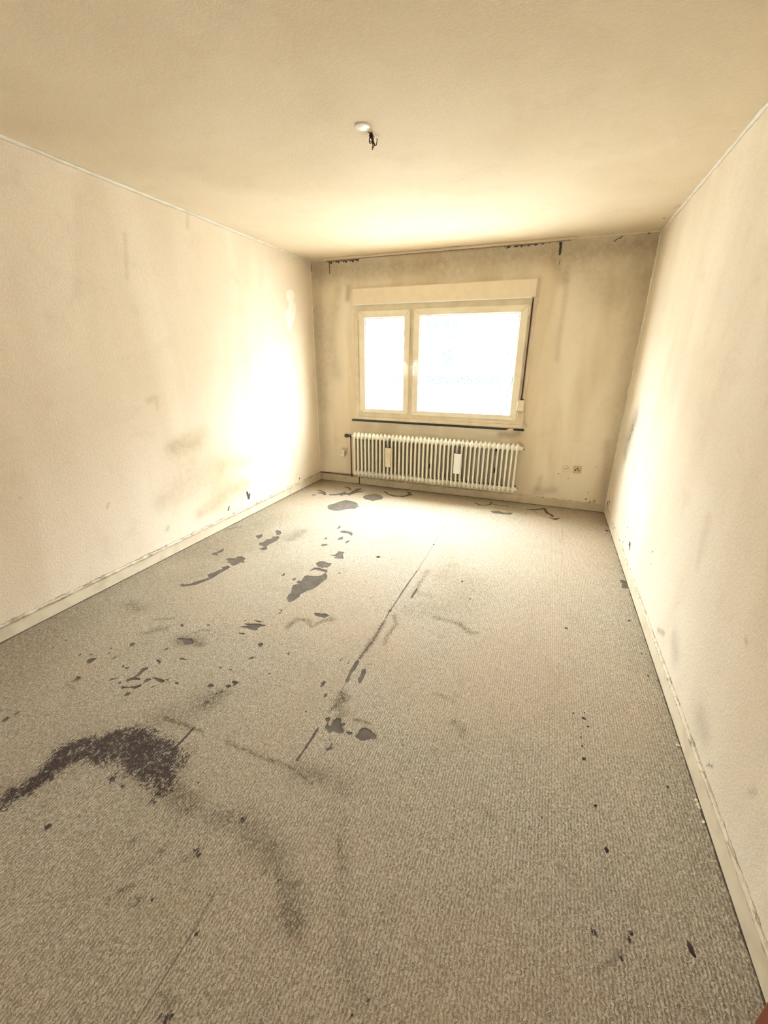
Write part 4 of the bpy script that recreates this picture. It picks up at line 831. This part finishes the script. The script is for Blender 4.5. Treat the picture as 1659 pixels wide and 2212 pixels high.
def sash(x0, x1, z0, z1, gx0, gx1, gz0, gz1):
    y0, y1 = -0.022, 0.035
    bm = bmesh.new(); w = gx0-x0
    ring(bm, x0, x1, z0, z1, w, y0, y1, wb=gz0-z0, wt=z1-gz1, wr=x1-gx1)
    s = obj('sash', fixn(rel(bm)), m_frame, wn, bevel=0.006)
    # mitre joints
    bm = bmesh.new()
    for a, b in (((x0, z0), (gx0, gz0)), ((x1, z0), (gx1, gz0)), ((x0, z1), (gx0, gz1)), ((x1, z1), (gx1, gz1))):
        a = Vector((a[0], y0-0.0004, a[1])); b = Vector((b[0], y0-0.0004, b[1])); d = (b-a).normalized(); a = a+d*0.008; b = b-d*0.006; n_ = Vector((d.z, 0, -d.x))*0.0009
        v = [bm.verts.new(p) for p in (a-n_, a+n_, b+n_, b-n_)]; bm.faces.new(v)
        v2 = [bm.verts.new(p.co+Vector((0, 0.002, 0))) for p in v]; bm.faces.new(v2[::-1])
    obj('mitre_joint', rel(bm), m_basedark, s)
    bm = bmesh.new(); ring(bm, gx0-0.002, gx1+0.002, gz0-0.002, gz1+0.002, 0.013, -0.004, 0.030)
    obj('glazing_bead', fixn(rel(bm)), m_bead, s)
    bm = bmesh.new(); ring(bm, gx0+0.009, gx1-0.009, gz0+0.009, gz1-0.009, 0.005, 0.012, 0.026)
    obj('gasket', fixn(rel(bm)), m_gasket, s)
    obj('glass_pane', rel(bx(gx0, gx1, 0.016, 0.020, gz0, gz1)), m_glass, s)
    return s
s1 = sash(0.594, 1.187, 0.896, 1.980, 0.664, 1.127, 0.940, 1.910)
s2 = sash(1.230, 2.378, 0.890, 1.983, 1.298, 2.306, 0.942, 1.918)
def lever(x, z, side, par):
    bm = bmesh.new(); box(bm, x-0.013, x+0.013, -0.030, -0.021, z-0.03, z+0.035)
    p = obj('handle_plate', rel(bm), m_frame, par, bevel=0.004)
    bm = bmesh.new(); tube(bm, [(x, -0.03, z), (x, -0.066, z), (x-0.004*side, -0.074, z-0.006), (x-0.006*side, -0.076, z-0.03), (x-0.008*side, -0.074, z-0.12)], [0.009, 0.009, 0.010, 0.009, 0.0085], 10)
    obj('window_handle', rel(bm), m_white, par, True)
lever(1.160, 1.445, 1, s1); lever(1.262, 1.445, 1, s2)
for x, z0, z1, ss in ((0.588, 1.89, 1.975, s1), (0.588, 0.905, 0.98, s1), (2.386, 1.88, 1.975, s2), (2.388, 0.905, 0.985, s2)):
    bm = bmesh.new(); lathe(bm, [(0.006, z0), (0.0075, z0+0.003), (0.0075, z1-0.003), (0.006, z1)], 'z', (x, -0.020, 0), 12)
    obj('hinge_cover', rel(bm), m_box, ss, True)
bm = bmesh.new(); box(bm, 0.484, 2.469, -0.028, 0.0, 0.785, 0.806)
sl = obj('window_sill', rel(bm), m_slate, wn, bevel=0.004)
bm = bmesh.new(); prism(bm, [(2.285, 0.786), (2.360, 0.786), (2.362, 0.803), (2.335, 0.806), (2.31, 0.8)], 'y', -0.031, -0.026)
obj('broken_edge', fixn(rel(bm)), m_base, sl)

# roller shutter box, strap and winder
sb = thing('shutter_box', 'long beige roller shutter box cover mounted above the window', 'shutter box', (1.47, 0, 2.04))
bm = bmesh.new(); box(bm, 0.528, 2.418, -0.030, 0.0, 2.046, 2.192); bmesh.ops.translate(bm, verts=bm.verts, vec=(-1.47, 0, -2.04)); obj('cover_panel', bm, m_box, sb, bevel=0.002)
bm = bmesh.new(); box(bm, 0.528, 2.392, -0.034, -0.001, 2.036, 2.0465); bmesh.ops.translate(bm, verts=bm.verts, vec=(-1.47, 0, -2.04)); o = obj('bottom_lip', bm, m_white, sb, bevel=0.002)
bm = bmesh.new(); box(bm, 0.520, 2.427, -0.033, -0.001, 2.190, 2.197); box(bm, 2.417, 2.427, -0.033, -0.001, 2.046, 2.192); box(bm, 0.520, 0.529, -0.033, -0.001, 2.040, 2.192)
bmesh.ops.translate(bm, verts=bm.verts, vec=(-1.47, 0, -2.04)); obj('edge_moulding', bm, m_box, sb, bevel=0.001)

sw = thing('shutter_winder', 'cream shutter strap winder box with dark strap right of the window', 'strap winder', (2.407, 0, 1.0))
bm = bmesh.new(); box(bm, -0.006, 0.008, -0.026, -0.0235, 0.10, 1.035); obj('strap', bm, m_strap, sw)
bm = bmesh.new(); prism(bm, [(-0.035, 0.0), (-0.020, -0.006), (0.030, -0.006), (0.031, 0.100), (-0.008, 0.102), (-0.035, 0.082)], 'y', -0.058, -0.011)
obj('winder_case', fixn(bm), m_box, sw, bevel=0.005)
bm = bmesh.new(); prism(bm, [(-0.010, 0.103), (-0.034, 0.080), (-0.036, 0.086), (-0.014, 0.108)], 'y', -0.060, -0.015); obj('case_edge', fixn(bm), m_white, sw)
bm = bmesh.new(); box(bm, -0.012, 0.024, -0.050, -0.012, 0.1025, 0.110); obj('strap_slot', bm, m_strap, sw, bevel=0.002)

# ------------------------------------------------------------------ radiator
NR, RX0, RX1 = 40, 0.560, 2.430
RZ0, RZ1, RYF, RYB = 0.130, 0.668, -0.150, -0.060
pitch = (RX1-RX0)/(NR-1)
rad = thing('radiator', 'long cream column radiator of forty narrow sections under the window', 'radiator', (0, 0, 0))
def section_bm():
    bm = bmesh.new(); zt, zb = RZ1-0.052, RZ0+0.045
    yc = (RYF+RYB)/2; hd = (RYB-RYF)/2
    # three flattened columns
    for y, dy in ((RYF+0.014, 0.013), (RYB-0.014, 0.013)):
        rings = []
        top = RZ1-0.030; bot = RZ0+0.022
        for z, k in ((bot, 0.35), (bot+0.02, 0.8), (zb+0.035, 1), (zt-0.03, 1), (top-0.018, 0.85), (top, 0.4)):
            r = []
            for i in range(12):
                a = 2*PI*i/12; r.append(bm.verts.new(((0.0105 if y < RYF+0.02 else 0.0095)*k*math.cos(a), y+dy*math.sin(a), z)))
            rings.append(r)
        for a, b in zip(rings, rings[1:]):
            for i in range(12): bm.faces.new((a[i], a[(i+1) % 12], b[(i+1) % 12], b[i]))
        bm.faces.new(rings[0][::-1]); bm.faces.new(rings[-1])
    # bulging heads with a sharp welded rim, hubs joining the neighbours
    for zc, top in ((zt, True), (zb, False)):
        hz = 0.040 if top else 0.038
        prev = None
        lay = [(0.0010, 1.0, 1.0), (0.0022, 0.97, 0.95), (0.0085, 0.86, 0.72), (0.0150, 0.62, 0.55), (pitch/2-0.002, 0.36, 0.42), (pitch/2+0.0004, 0.30, 0.40)]
        for sgn in (-1, 1):
            rings = []
            for x, ky, kz in lay:
                r = []
                for i in range(24):
                    a = 2*PI*i/24; cy, cz = math.cos(a), math.sin(a)
                    ex = 0.62 if x < 0.01 else 1.0
                    py = math.copysign(abs(cy)**ex, cy)*hd*ky; pz = math.copysign(abs(cz)**ex, cz)*hz*kz
                    if top and cz > 0: pz *= 1.28
                    if not top and cz < 0: pz *= 1.18
                    r.append(bm.verts.new((sgn*x, yc+py, zc+pz)))
                rings.append(r)
            for a, b in zip(rings, rings[1:]):
                for i in range(24):
                    f = (a[i], a[(i+1) % 24], b[(i+1) % 24], b[i]); bm.faces.new(f if sgn > 0 else f[::-1])
            bm.faces.new(rings[-1] if sgn > 0 else rings[-1][::-1])
    # thin front seam running the height of the section, pointed at both ends
    prism(bm, [(RYF-0.001, RZ0+0.03), (RYF+0.016, RZ0), (RYB-0.016, RZ0), (RYB, RZ0+0.03), (RYB, RZ1-0.03), (RYB-0.016, RZ1), (RYF+0.030, RZ1), (RYF-0.001, RZ1-0.035), (RYF-0.001, RZ1-0.06), (RYF+0.02, RZ1-0.05), (RYB-0.02, RZ1-0.05), (RYB-0.02, RZ0+0.05), (RYF+0.02, RZ0+0.05), (RYF-0.001, RZ0+0.06)], 'x', -0.0013, 0.0013)
    return fixn(bm)
sec = obj('radiator_section', section_bm(), m_rad, rad, True); sec.location.x = RX0
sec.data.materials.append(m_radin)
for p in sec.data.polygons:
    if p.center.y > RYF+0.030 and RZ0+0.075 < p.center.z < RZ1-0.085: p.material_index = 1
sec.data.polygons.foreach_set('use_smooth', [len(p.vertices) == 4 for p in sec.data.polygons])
for i in range(1, NR):
    c = sec.copy(); C.objects.link(c); c.parent = rad; c.location.x = RX0+i*pitch
yc = (RYF+RYB)/2
bm = bmesh.new(); lathe(bm, [(0.020, RX1+pitch/2), (0.022, RX1+pitch/2+0.004), (0.022, RX1+pitch/2+0.016), (0.013, RX1+pitch/2+0.02), (0.012, RX1+pitch/2+0.032)], 'x', (0, yc, RZ1-0.052), 8)
pl = obj('end_plug', bm, m_rad, rad)
bm = bmesh.new(); tube(bm, [(RX1+pitch/2+0.032, yc, RZ1-0.052), (RX1+pitch/2+0.046, yc, RZ1-0.052), (RX1+pitch/2+0.048, yc, RZ1-0.066)], 0.004, 6); obj('bleed_key', bm, m_pipe, pl)
bm = bmesh.new(); lathe(bm, [(0.020, RX1+pitch/2), (0.022, RX1+pitch/2+0.004), (0.022, RX1+pitch/2+0.014), (0.010, RX1+pitch/2+0.02)], 'x', (0, yc, RZ0+0.045), 8)
obj('end_plug', bm, m_rad, rad)
for x, z in ((2.215, 0.575), (2.215, 0.335), (1.475, 0.315), (0.86, 0.30)):
    bm = bmesh.new(); box(bm, -0.011, 0.011, -0.036, -0.001, -0.028, 0.028)
    b = obj('wall_bracket', bm, m_valve, rad); b.location = (x, 0, z)
    bm = bmesh.new(); box(bm, -0.02, 0.02, -0.040, -0.028, -0.031, -0.022); c = obj('bracket_strap', bm, m_rad, b)
# valve with its dark head, supply pipe
vx = 0.490
bm = bmesh.new(); lathe(bm, [(0.010, 0.0), (0.017, -0.006), (0.018, -0.030), (0.0125, -0.033), (0.0125, -0.044), (0.021, -0.05), (0.0225, -0.088), (0.017, -0.094)], 'x', (0, 0, 0), 20)
v = obj('valve_head', bm, m_valve, rad, True); v.location = (vx+0.018, -0.080, 0.612)
bm = bmesh.new(); lathe(bm, [(0.010, 0.0), (0.014, 0.004), (0.014, 0.03), (0.010, 0.034)], 'x', (0, 0, 0), 6); o = obj('valve_union', bm, m_rad, rad); o.location = (vx+0.014, -0.085, RZ1-0.052)
hp = thing('heating_pipe', 'thin dark brown heating pipe running down beside the radiator and into the left corner', 'pipe', (vx, -0.05, 0.1))
bm = bmesh.new(); tube(bm, [(vx, -0.080, 0.602), (vx, -0.080, 0.40), (vx+0.001, -0.080, 0.16), (vx+0.001, -0.078, 0.125)], 0.0075, 10); bmesh.ops.translate(bm, verts=bm.verts, vec=(-vx, 0.05, -0.1)); obj('riser', bm, m_pipe, hp, True)
bm = bmesh.new(); lathe(bm, [(0.008, 0.0), (0.0125, 0.004), (0.0125, 0.036), (0.008, 0.04)], 'z', (0.001, -0.028, 0.005), 8); obj('pipe_union', bm, m_pipe, hp)
bm = bmesh.new(); tube(bm, [(vx+0.055, -0.088, RZ0+0.01), (vx+0.02, -0.084, 0.118), (vx+0.001, -0.078, 0.120), (vx-0.02, -0.045, 0.112), (vx-0.06, -0.022, 0.106), (0.25, -0.019, 0.103), (0.012, -0.018, 0.101)], 0.0062, 8); bmesh.ops.translate(bm, verts=bm.verts, vec=(-vx, 0.05, -0.1)); obj('floor_run', bm, m_pipe, hp, True)

# ceramic humidifiers hung on the radiator
def humidifier(x, z0, z1, w, mat, label, relief, yoff, tilt):
    t = thing('radiator_humidifier', label, 'humidifier', (x, RYF, z0))
    h = z1-z0
    bm = bmesh.new()
    prism(bm, [(-w/2+0.003, 0), (w/2-0.003, 0), (w/2, h), (-w/2, h)], 'y', -0.036, -0.0055)
    b = obj('ceramic_body', fixn(bm), mat, t, bevel=0.004)
    obj('water_slot', bx(-w/2+0.008, w/2-0.008, -0.029, -0.013, h-0.002, h+0.0008), m_black, b)
    if relief:
        bm = bmesh.new()
        for k in range(9):
            zz = h*(0.93-0.055*k); s = 0.012+0.010*((k*37) % 5)/5
            tube(bm, [(-w/2*0.62+0.003*k % 0.01, -0.0362, zz), (-w*0.1, -0.0366, zz-0.004+s*0.3), (w*0.12, -0.0366, zz-0.010), (w*0.30, -0.0362, zz-0.016+s*0.2)], 0.0011, 5)
        obj('leaf_relief', bm, m_grime, b)
    bm = bmesh.new()
    for sx in (-0.010, 0.010):
        tube(bm, [(sx, -0.021, h-0.01), (sx*0.8, -0.018, h+0.035), (sx*0.4, 0.004, h+0.085), (sx*0.3, 0.030, h+0.107), (sx*0.3, 0.040, h+0.08)], 0.0022, 6)
    obj('wire_hook', bm, m_valve, t, True)
    t.rotation_euler = (0, tilt, 0)
    return t
humidifier(1.012, 0.300, 0.523, 0.072, m_clay, 'beige ceramic radiator humidifier with leaf relief hanging on the left part', True, 0, 0)
humidifier(1.822, 0.300, 0.522, 0.080, m_white, 'plain white ceramic radiator humidifier hanging right of the beige one', False, 0, 0)

# ------------------------------------------------------------------ sockets
so = thing('wall_socket', 'small brown square socket plate with white plug left of the radiator', 'socket', (0.360, 0, 0.405))
obj('socket_plate', bx(-0.036, 0.040, -0.012, 0.0, -0.038, 0.040), m_sock, so, bevel=0.004)
bm = bmesh.new(); box(bm, -0.044, 0.018, -0.050, -0.0125, -0.064, 0.018)
ad = obj('plug_adapter', bm, m_plug, so, bevel=0.010)
bm = bmesh.new(); lathe(bm, [(0.017, -0.0500), (0.015, -0.0515), (0.012, -0.0500)], 'y', (-0.014, 0, -0.010), 20, False); obj('adapter_ring', bm, m_sock, ad, True)
bm = bmesh.new(); lathe(bm, [(0.004, -0.051), (0.004, -0.0495)], 'y', (-0.012, 0, -0.030), 10); obj('screw', bm, m_black, ad)
so = thing('wall_socket', 'round cream flush socket low on the right of the window wall', 'socket', (2.927, 0, 0.428))
bm = bmesh.new(); lathe(bm, [(0.041, 0.0), (0.041, -0.006), (0.037, -0.010), (0.030, -0.009), (0.024, -0.003), (0.022, -0.0012), (0.001, -0.0010)], 'y', (0, 0, 0), 32, False); obj('socket_rim', fixn(bm), m_sock2, so, True)
bm = bmesh.new(); lathe(bm, [(0.020, -0.0015), (0.019, -0.006), (0.002, -0.0065)], 'y', (-0.001, 0, 0.0), 24, False); obj('socket_insert', fixn(bm), m_plug, so, True)
for sx in (-0.008, 0.008):
    bm = bmesh.new(); lathe(bm, [(0.0035, -0.0075), (0.0035, -0.005)], 'y', (sx, 0, -0.003), 10); obj('pin_hole', bm, m_black, so)
so = thing('wall_socket', 'square brownish outlet plate with three dark holes beside the round socket', 'socket', (3.038, 0, 0.425))
obj('socket_plate', bx(-0.040, 0.040, -0.010, 0.0, -0.040, 0.040), m_sock, so, bevel=0.003)
for sx, sz, r in ((0.0, 0.010, 0.0072), (-0.017, -0.006, 0.0075), (0.016, -0.008, 0.006)):
    bm = bmesh.new(); lathe(bm, [(r, -0.0112), (r, -0.0098)], 'y', (sx, 0, sz), 14); obj('pin_hole', bm, m_black, so)

# ------------------------------------------------------------------ curtain track under the ceiling
ct = thing('curtain_track', 'long cream curtain track with rounded ends along the ceiling above the window', 'curtain track', (1.45, -0.035, H))
def stad(x0, x1, y0, y1, n=10):
    r = (y1-y0)/2; yc_ = (y0+y1)/2
    return [(x1-r+r*math.cos(a), yc_+r*math.sin(a)) for a in [(-PI/2+PI*i/n) for i in range(n+1)]]+[(x0+r+r*math.cos(a), yc_+r*math.sin(a)) for a in [(PI/2+PI*i/n) for i in range(n+1)]]
bm = bmesh.new(); prism(bm, stad(-1.262, 1.262, -0.040, 0.030), 'z', -0.020, -0.0005); obj('rail', fixn(bm), m_ceil, ct, bevel=0.004)
bm = bmesh.new(); box(bm, -1.22, 1.22, -0.016, -0.010, -0.0212, -0.0195); box(bm, -1.22, 1.22, 0.004, 0.010, -0.0212, -0.0195); obj('glider_groove', bm, m_basedark, ct)

# ------------------------------------------------------------------ ceiling cover and lamp wires
cc = thing('ceiling_cover', 'bright white round cover plate on the ceiling next to the hanging wires', 'cover plate', (1.692, -2.372, H))
bm = bmesh.new(); lathe(bm, [(0.0001, -0.0065), (0.030, -0.006), (0.0345, -0.0045), (0.036, -0.0005)], 'z', (0, 0, 0), 40, False); obj('cover_disc', fixn(bm), m_white, cc, True)
bm = bmesh.new(); tube(bm, [(0.012, 0.030, -0.0052), (0.014, 0.022, -0.0062), (0.021, 0.014, -0.0062)], 0.0012, 5); obj('scratch_notch', bm, m_sock, cc)
lw = thing('lamp_wires', 'bundle of bare dark twisted lamp wires hanging from the ceiling', 'wires', (1.706, -2.300, H))
bm = bmesh.new(); lathe(bm, [(0.007, 0.0), (0.0085, -0.006), (0.011, -0.011), (0.009, -0.017), (0.004, -0.021)], 'z', (0, 0, 0), 12); obj('terminal_block', bm, m_wire, lw, True)
wires = [
 [(0.0, 0, -0.03), (-0.012, 0, -0.045), (-0.016, 0, -0.065), (-0.008, 0, -0.078), (0.003, 0, -0.070), (0.004, 0, -0.05), (0.001, 0, -0.035)],
 [(0.004, 0, -0.03), (0.008, 0.003, -0.06), (0.012, 0.003, -0.085), (0.010, 0, -0.105), (0.008, 0, -0.125), (0.011, 0, -0.130)],
 [(0.005, 0, -0.03), (0.016, 0, -0.055), (0.021, -0.002, -0.080), (0.024, 0, -0.098), (0.018, 0, -0.112), (0.014, 0, -0.120)],
 [(0.006, 0, -0.03), (0.014, 0.004, -0.060), (0.024, 0.004, -0.085), (0.027, 0.002, -0.098), (0.040, 0, -0.099), (0.044, 0, -0.080), (0.046, 0, -0.060), (0.044, 0, -0.052)],
 [(0.0, 0, -0.03), (0.004, 0.004, -0.055), (0.006, 0.004, -0.075), (0.012, 0.003, -0.088), (0.016, 0.003, -0.072), (0.013, 0, -0.05), (0.008, 0, -0.03)],
 [(-0.004, 0, -0.02), (-0.016, 0.003, -0.04), (-0.013, 0.003, -0.056), (-0.006, 0, -0.062)],
 [(0.006, 0, -0.034), (0.012, -0.003, -0.05), (0.020, -0.003, -0.052), (0.022, 0, -0.035), (0.019, 0, -0.025)]]
for wpt in wires:
    bm = bmesh.new(); P = [Vector((p[0]*0.66, p[1], p[2]*0.50)) for p in wpt]; Q = []
    for i in range(len(P)-1):
        a, b = P[i], P[i+1]; pa = P[max(i-1, 0)]; pb = P[min(i+2, len(P)-1)]
        for k in range(5):
            t = k/5; Q.append(0.5*((2*a)+(-pa+b)*t+(2*pa-5*a+4*b-pb)*t*t+(-pa+3*a-3*b+pb)*t**3))
    Q.append(P[-1]); tube(bm, Q, [0.0020]*(len(Q)-3)+[0.0026]*3, 7); obj('wire_strand', bm, m_wire, lw, True)

# ------------------------------------------------------------------ small crumbs
def pebble(a, b, h):
    bm = bmesh.new(); bmesh.ops.create_icosphere(bm, subdivisions=2, radius=1.0)
    for v in bm.verts:
        k = 1+random.uniform(-0.22, 0.22); v.co = Vector((v.co.x*a*k, v.co.y*b*k, (v.co.z*k+0.7)*h))
    return bm
flake_lab = [
 'black pellet, thickest in the short row of specks right of the two dark mid-floor blots',
 'small slanted dark crumb just in front of the thick black pellet',
 'slanted dark crumb lying alone on the carpet, third pellet-like one from the window',
 'thin slanted dark crumb on open carpet midway between seam and right baseboard',
 'dark lens-shaped crumb on the carpet, widest of the row, in the right foreground',
 'long dark oval crumb in the near right corner of the carpet by the baseboard',
 'tiny speck on the carpet right behind the thick black pellet',
 'tiny speck in front of the small slanted crumb on the right part',
 'tiny speck between the small slanted crumb and the lone slanted one',
 'small dark crumb near the right baseboard, level with the plaster crumbs',
 'tiny speck on the carpet left of and behind the thick black pellet',
 'small round dark crumb right of the big black arched stain',
 'flat dark crumb on clean carpet right of the seam, in mid-room',
 'small dark crumb near the right baseboard, just in front of the grey wall-side hole',
 'small dark crumb near the right baseboard, second from the grey wall-side hole',
 'black crumb beside the smudged area just right of the seam',
 'small dark crumb near the right baseboard, third from the grey wall-side hole',
 'flat dark crumb on bright carpet left of the seam, farther from the camera',
 'black crumb sitting on the seam line in the bright area near the window',
 'brown crumb at the foot of the right baseboard near the window corner']
for i, (x, y, a, b, t) in enumerate(FLAKES):
    a = min(max(a, 0.003), 0.03); b = min(max(b, 0.0025), 0.035)
    o = obj('dark_crumb', pebble(a, b, 0.0022), m_flake, smooth=True); o.location = (x, y, -0.0025); o.rotation_euler.z = t*0.8
    tag(o, flake_lab[i], 'crumb', 'dark crumbs on the carpet')
cl = ['plaster crumb against the right baseboard, alone and farthest from the camera', 'plaster crumb by the right baseboard, farthest of the near cluster',
      'larger plaster crumb in the middle of the cluster by the right baseboard', 'small plaster crumb behind the middle one by the right baseboard',
      'plaster crumb by the right baseboard nearest the camera', 'tiny plaster crumb beside the nearest one by the right baseboard', 'tiny plaster crumb next to the middle cluster by the right baseboard']
for i, (x, y, r) in enumerate(CRUMBS):
    o = obj('plaster_crumb', pebble(r, r*0.8, r*0.6), m_crumb, smooth=False); o.location = (min(x, W-BT-r*1.3), y, -0.003); o.rotation_euler.z = i
    tag(o, cl[i], 'crumb', 'plaster crumbs along the right baseboard')

# ------------------------------------------------------------------ outside
gr = obj('ground', bx(-30, 30, 0.5, 40, -1.6, -1.5), m_fac); tag(gr, kind='structure')
nb = thing('neighbouring_building', 'pale rendered house with bluish windows across the street, seen through the window', 'building', (-3, 12, -1.5))
bm = bmesh.new(); box(bm, -16, 16, 0, 6, 0, 5.6); obj('facade', bm, m_fac, nb)
bm = bmesh.new(); prism(bm, [(0-0.4, 5.6), (6.4, 5.6), (3, 8.0)], 'x', -16.2, 16.2); obj('roof', fixn(bm), m_fac, nb)
for x0, x1, z0, z1 in ((-2.10, -1.88, 2.57, 2.86), (-1.80, -1.52, 2.57, 2.86), (-1.36, -1.12, 2.56, 2.88), (-1.06, -0.82, 2.56, 2.88), (-2.09, -1.60, 2.20, 2.34), (-1.38, -0.86, 2.20, 2.38)):
    obj('window', bx(x0+3, x1+3, -0.04, 0.02, z0+1.5, z1+1.5), m_fwin, nb)
obj('house_door', bx(1.62, 2.12, -0.05, 0.02, 2.60, 3.45), m_hedge, nb)
obj('downpipe', bx(1.10, 1.20, -0.08, 0, 2.6, 3.6), m_fwin, nb)
he = obj('garden_hedge', bx(-3.2, 1.9, 6.0, 6.35, 0.90, 1.12), m_hedge)
tag(he, 'low pale hedge on a wall between the window and the house across', 'hedge')
gw = obj('garden_wall', bx(-3.3, 2.2, 6.0, 6.4, -1.5, 0.899), m_fac); tag(gw, 'white garden wall carrying the low hedge outside', 'wall')
dp = thing('slatted_shutter', 'pale bluish slatted panel standing outside behind the right part of the window', 'shutter', (1.86, 4.0, -1.5))
for k in range(3):
    bm = bmesh.new(); box(bm, -0.10+0.07*k, -0.072+0.07*k, 0, 0.03, 0, 3.75)
    obj('slat', bm, m_hedge, dp)
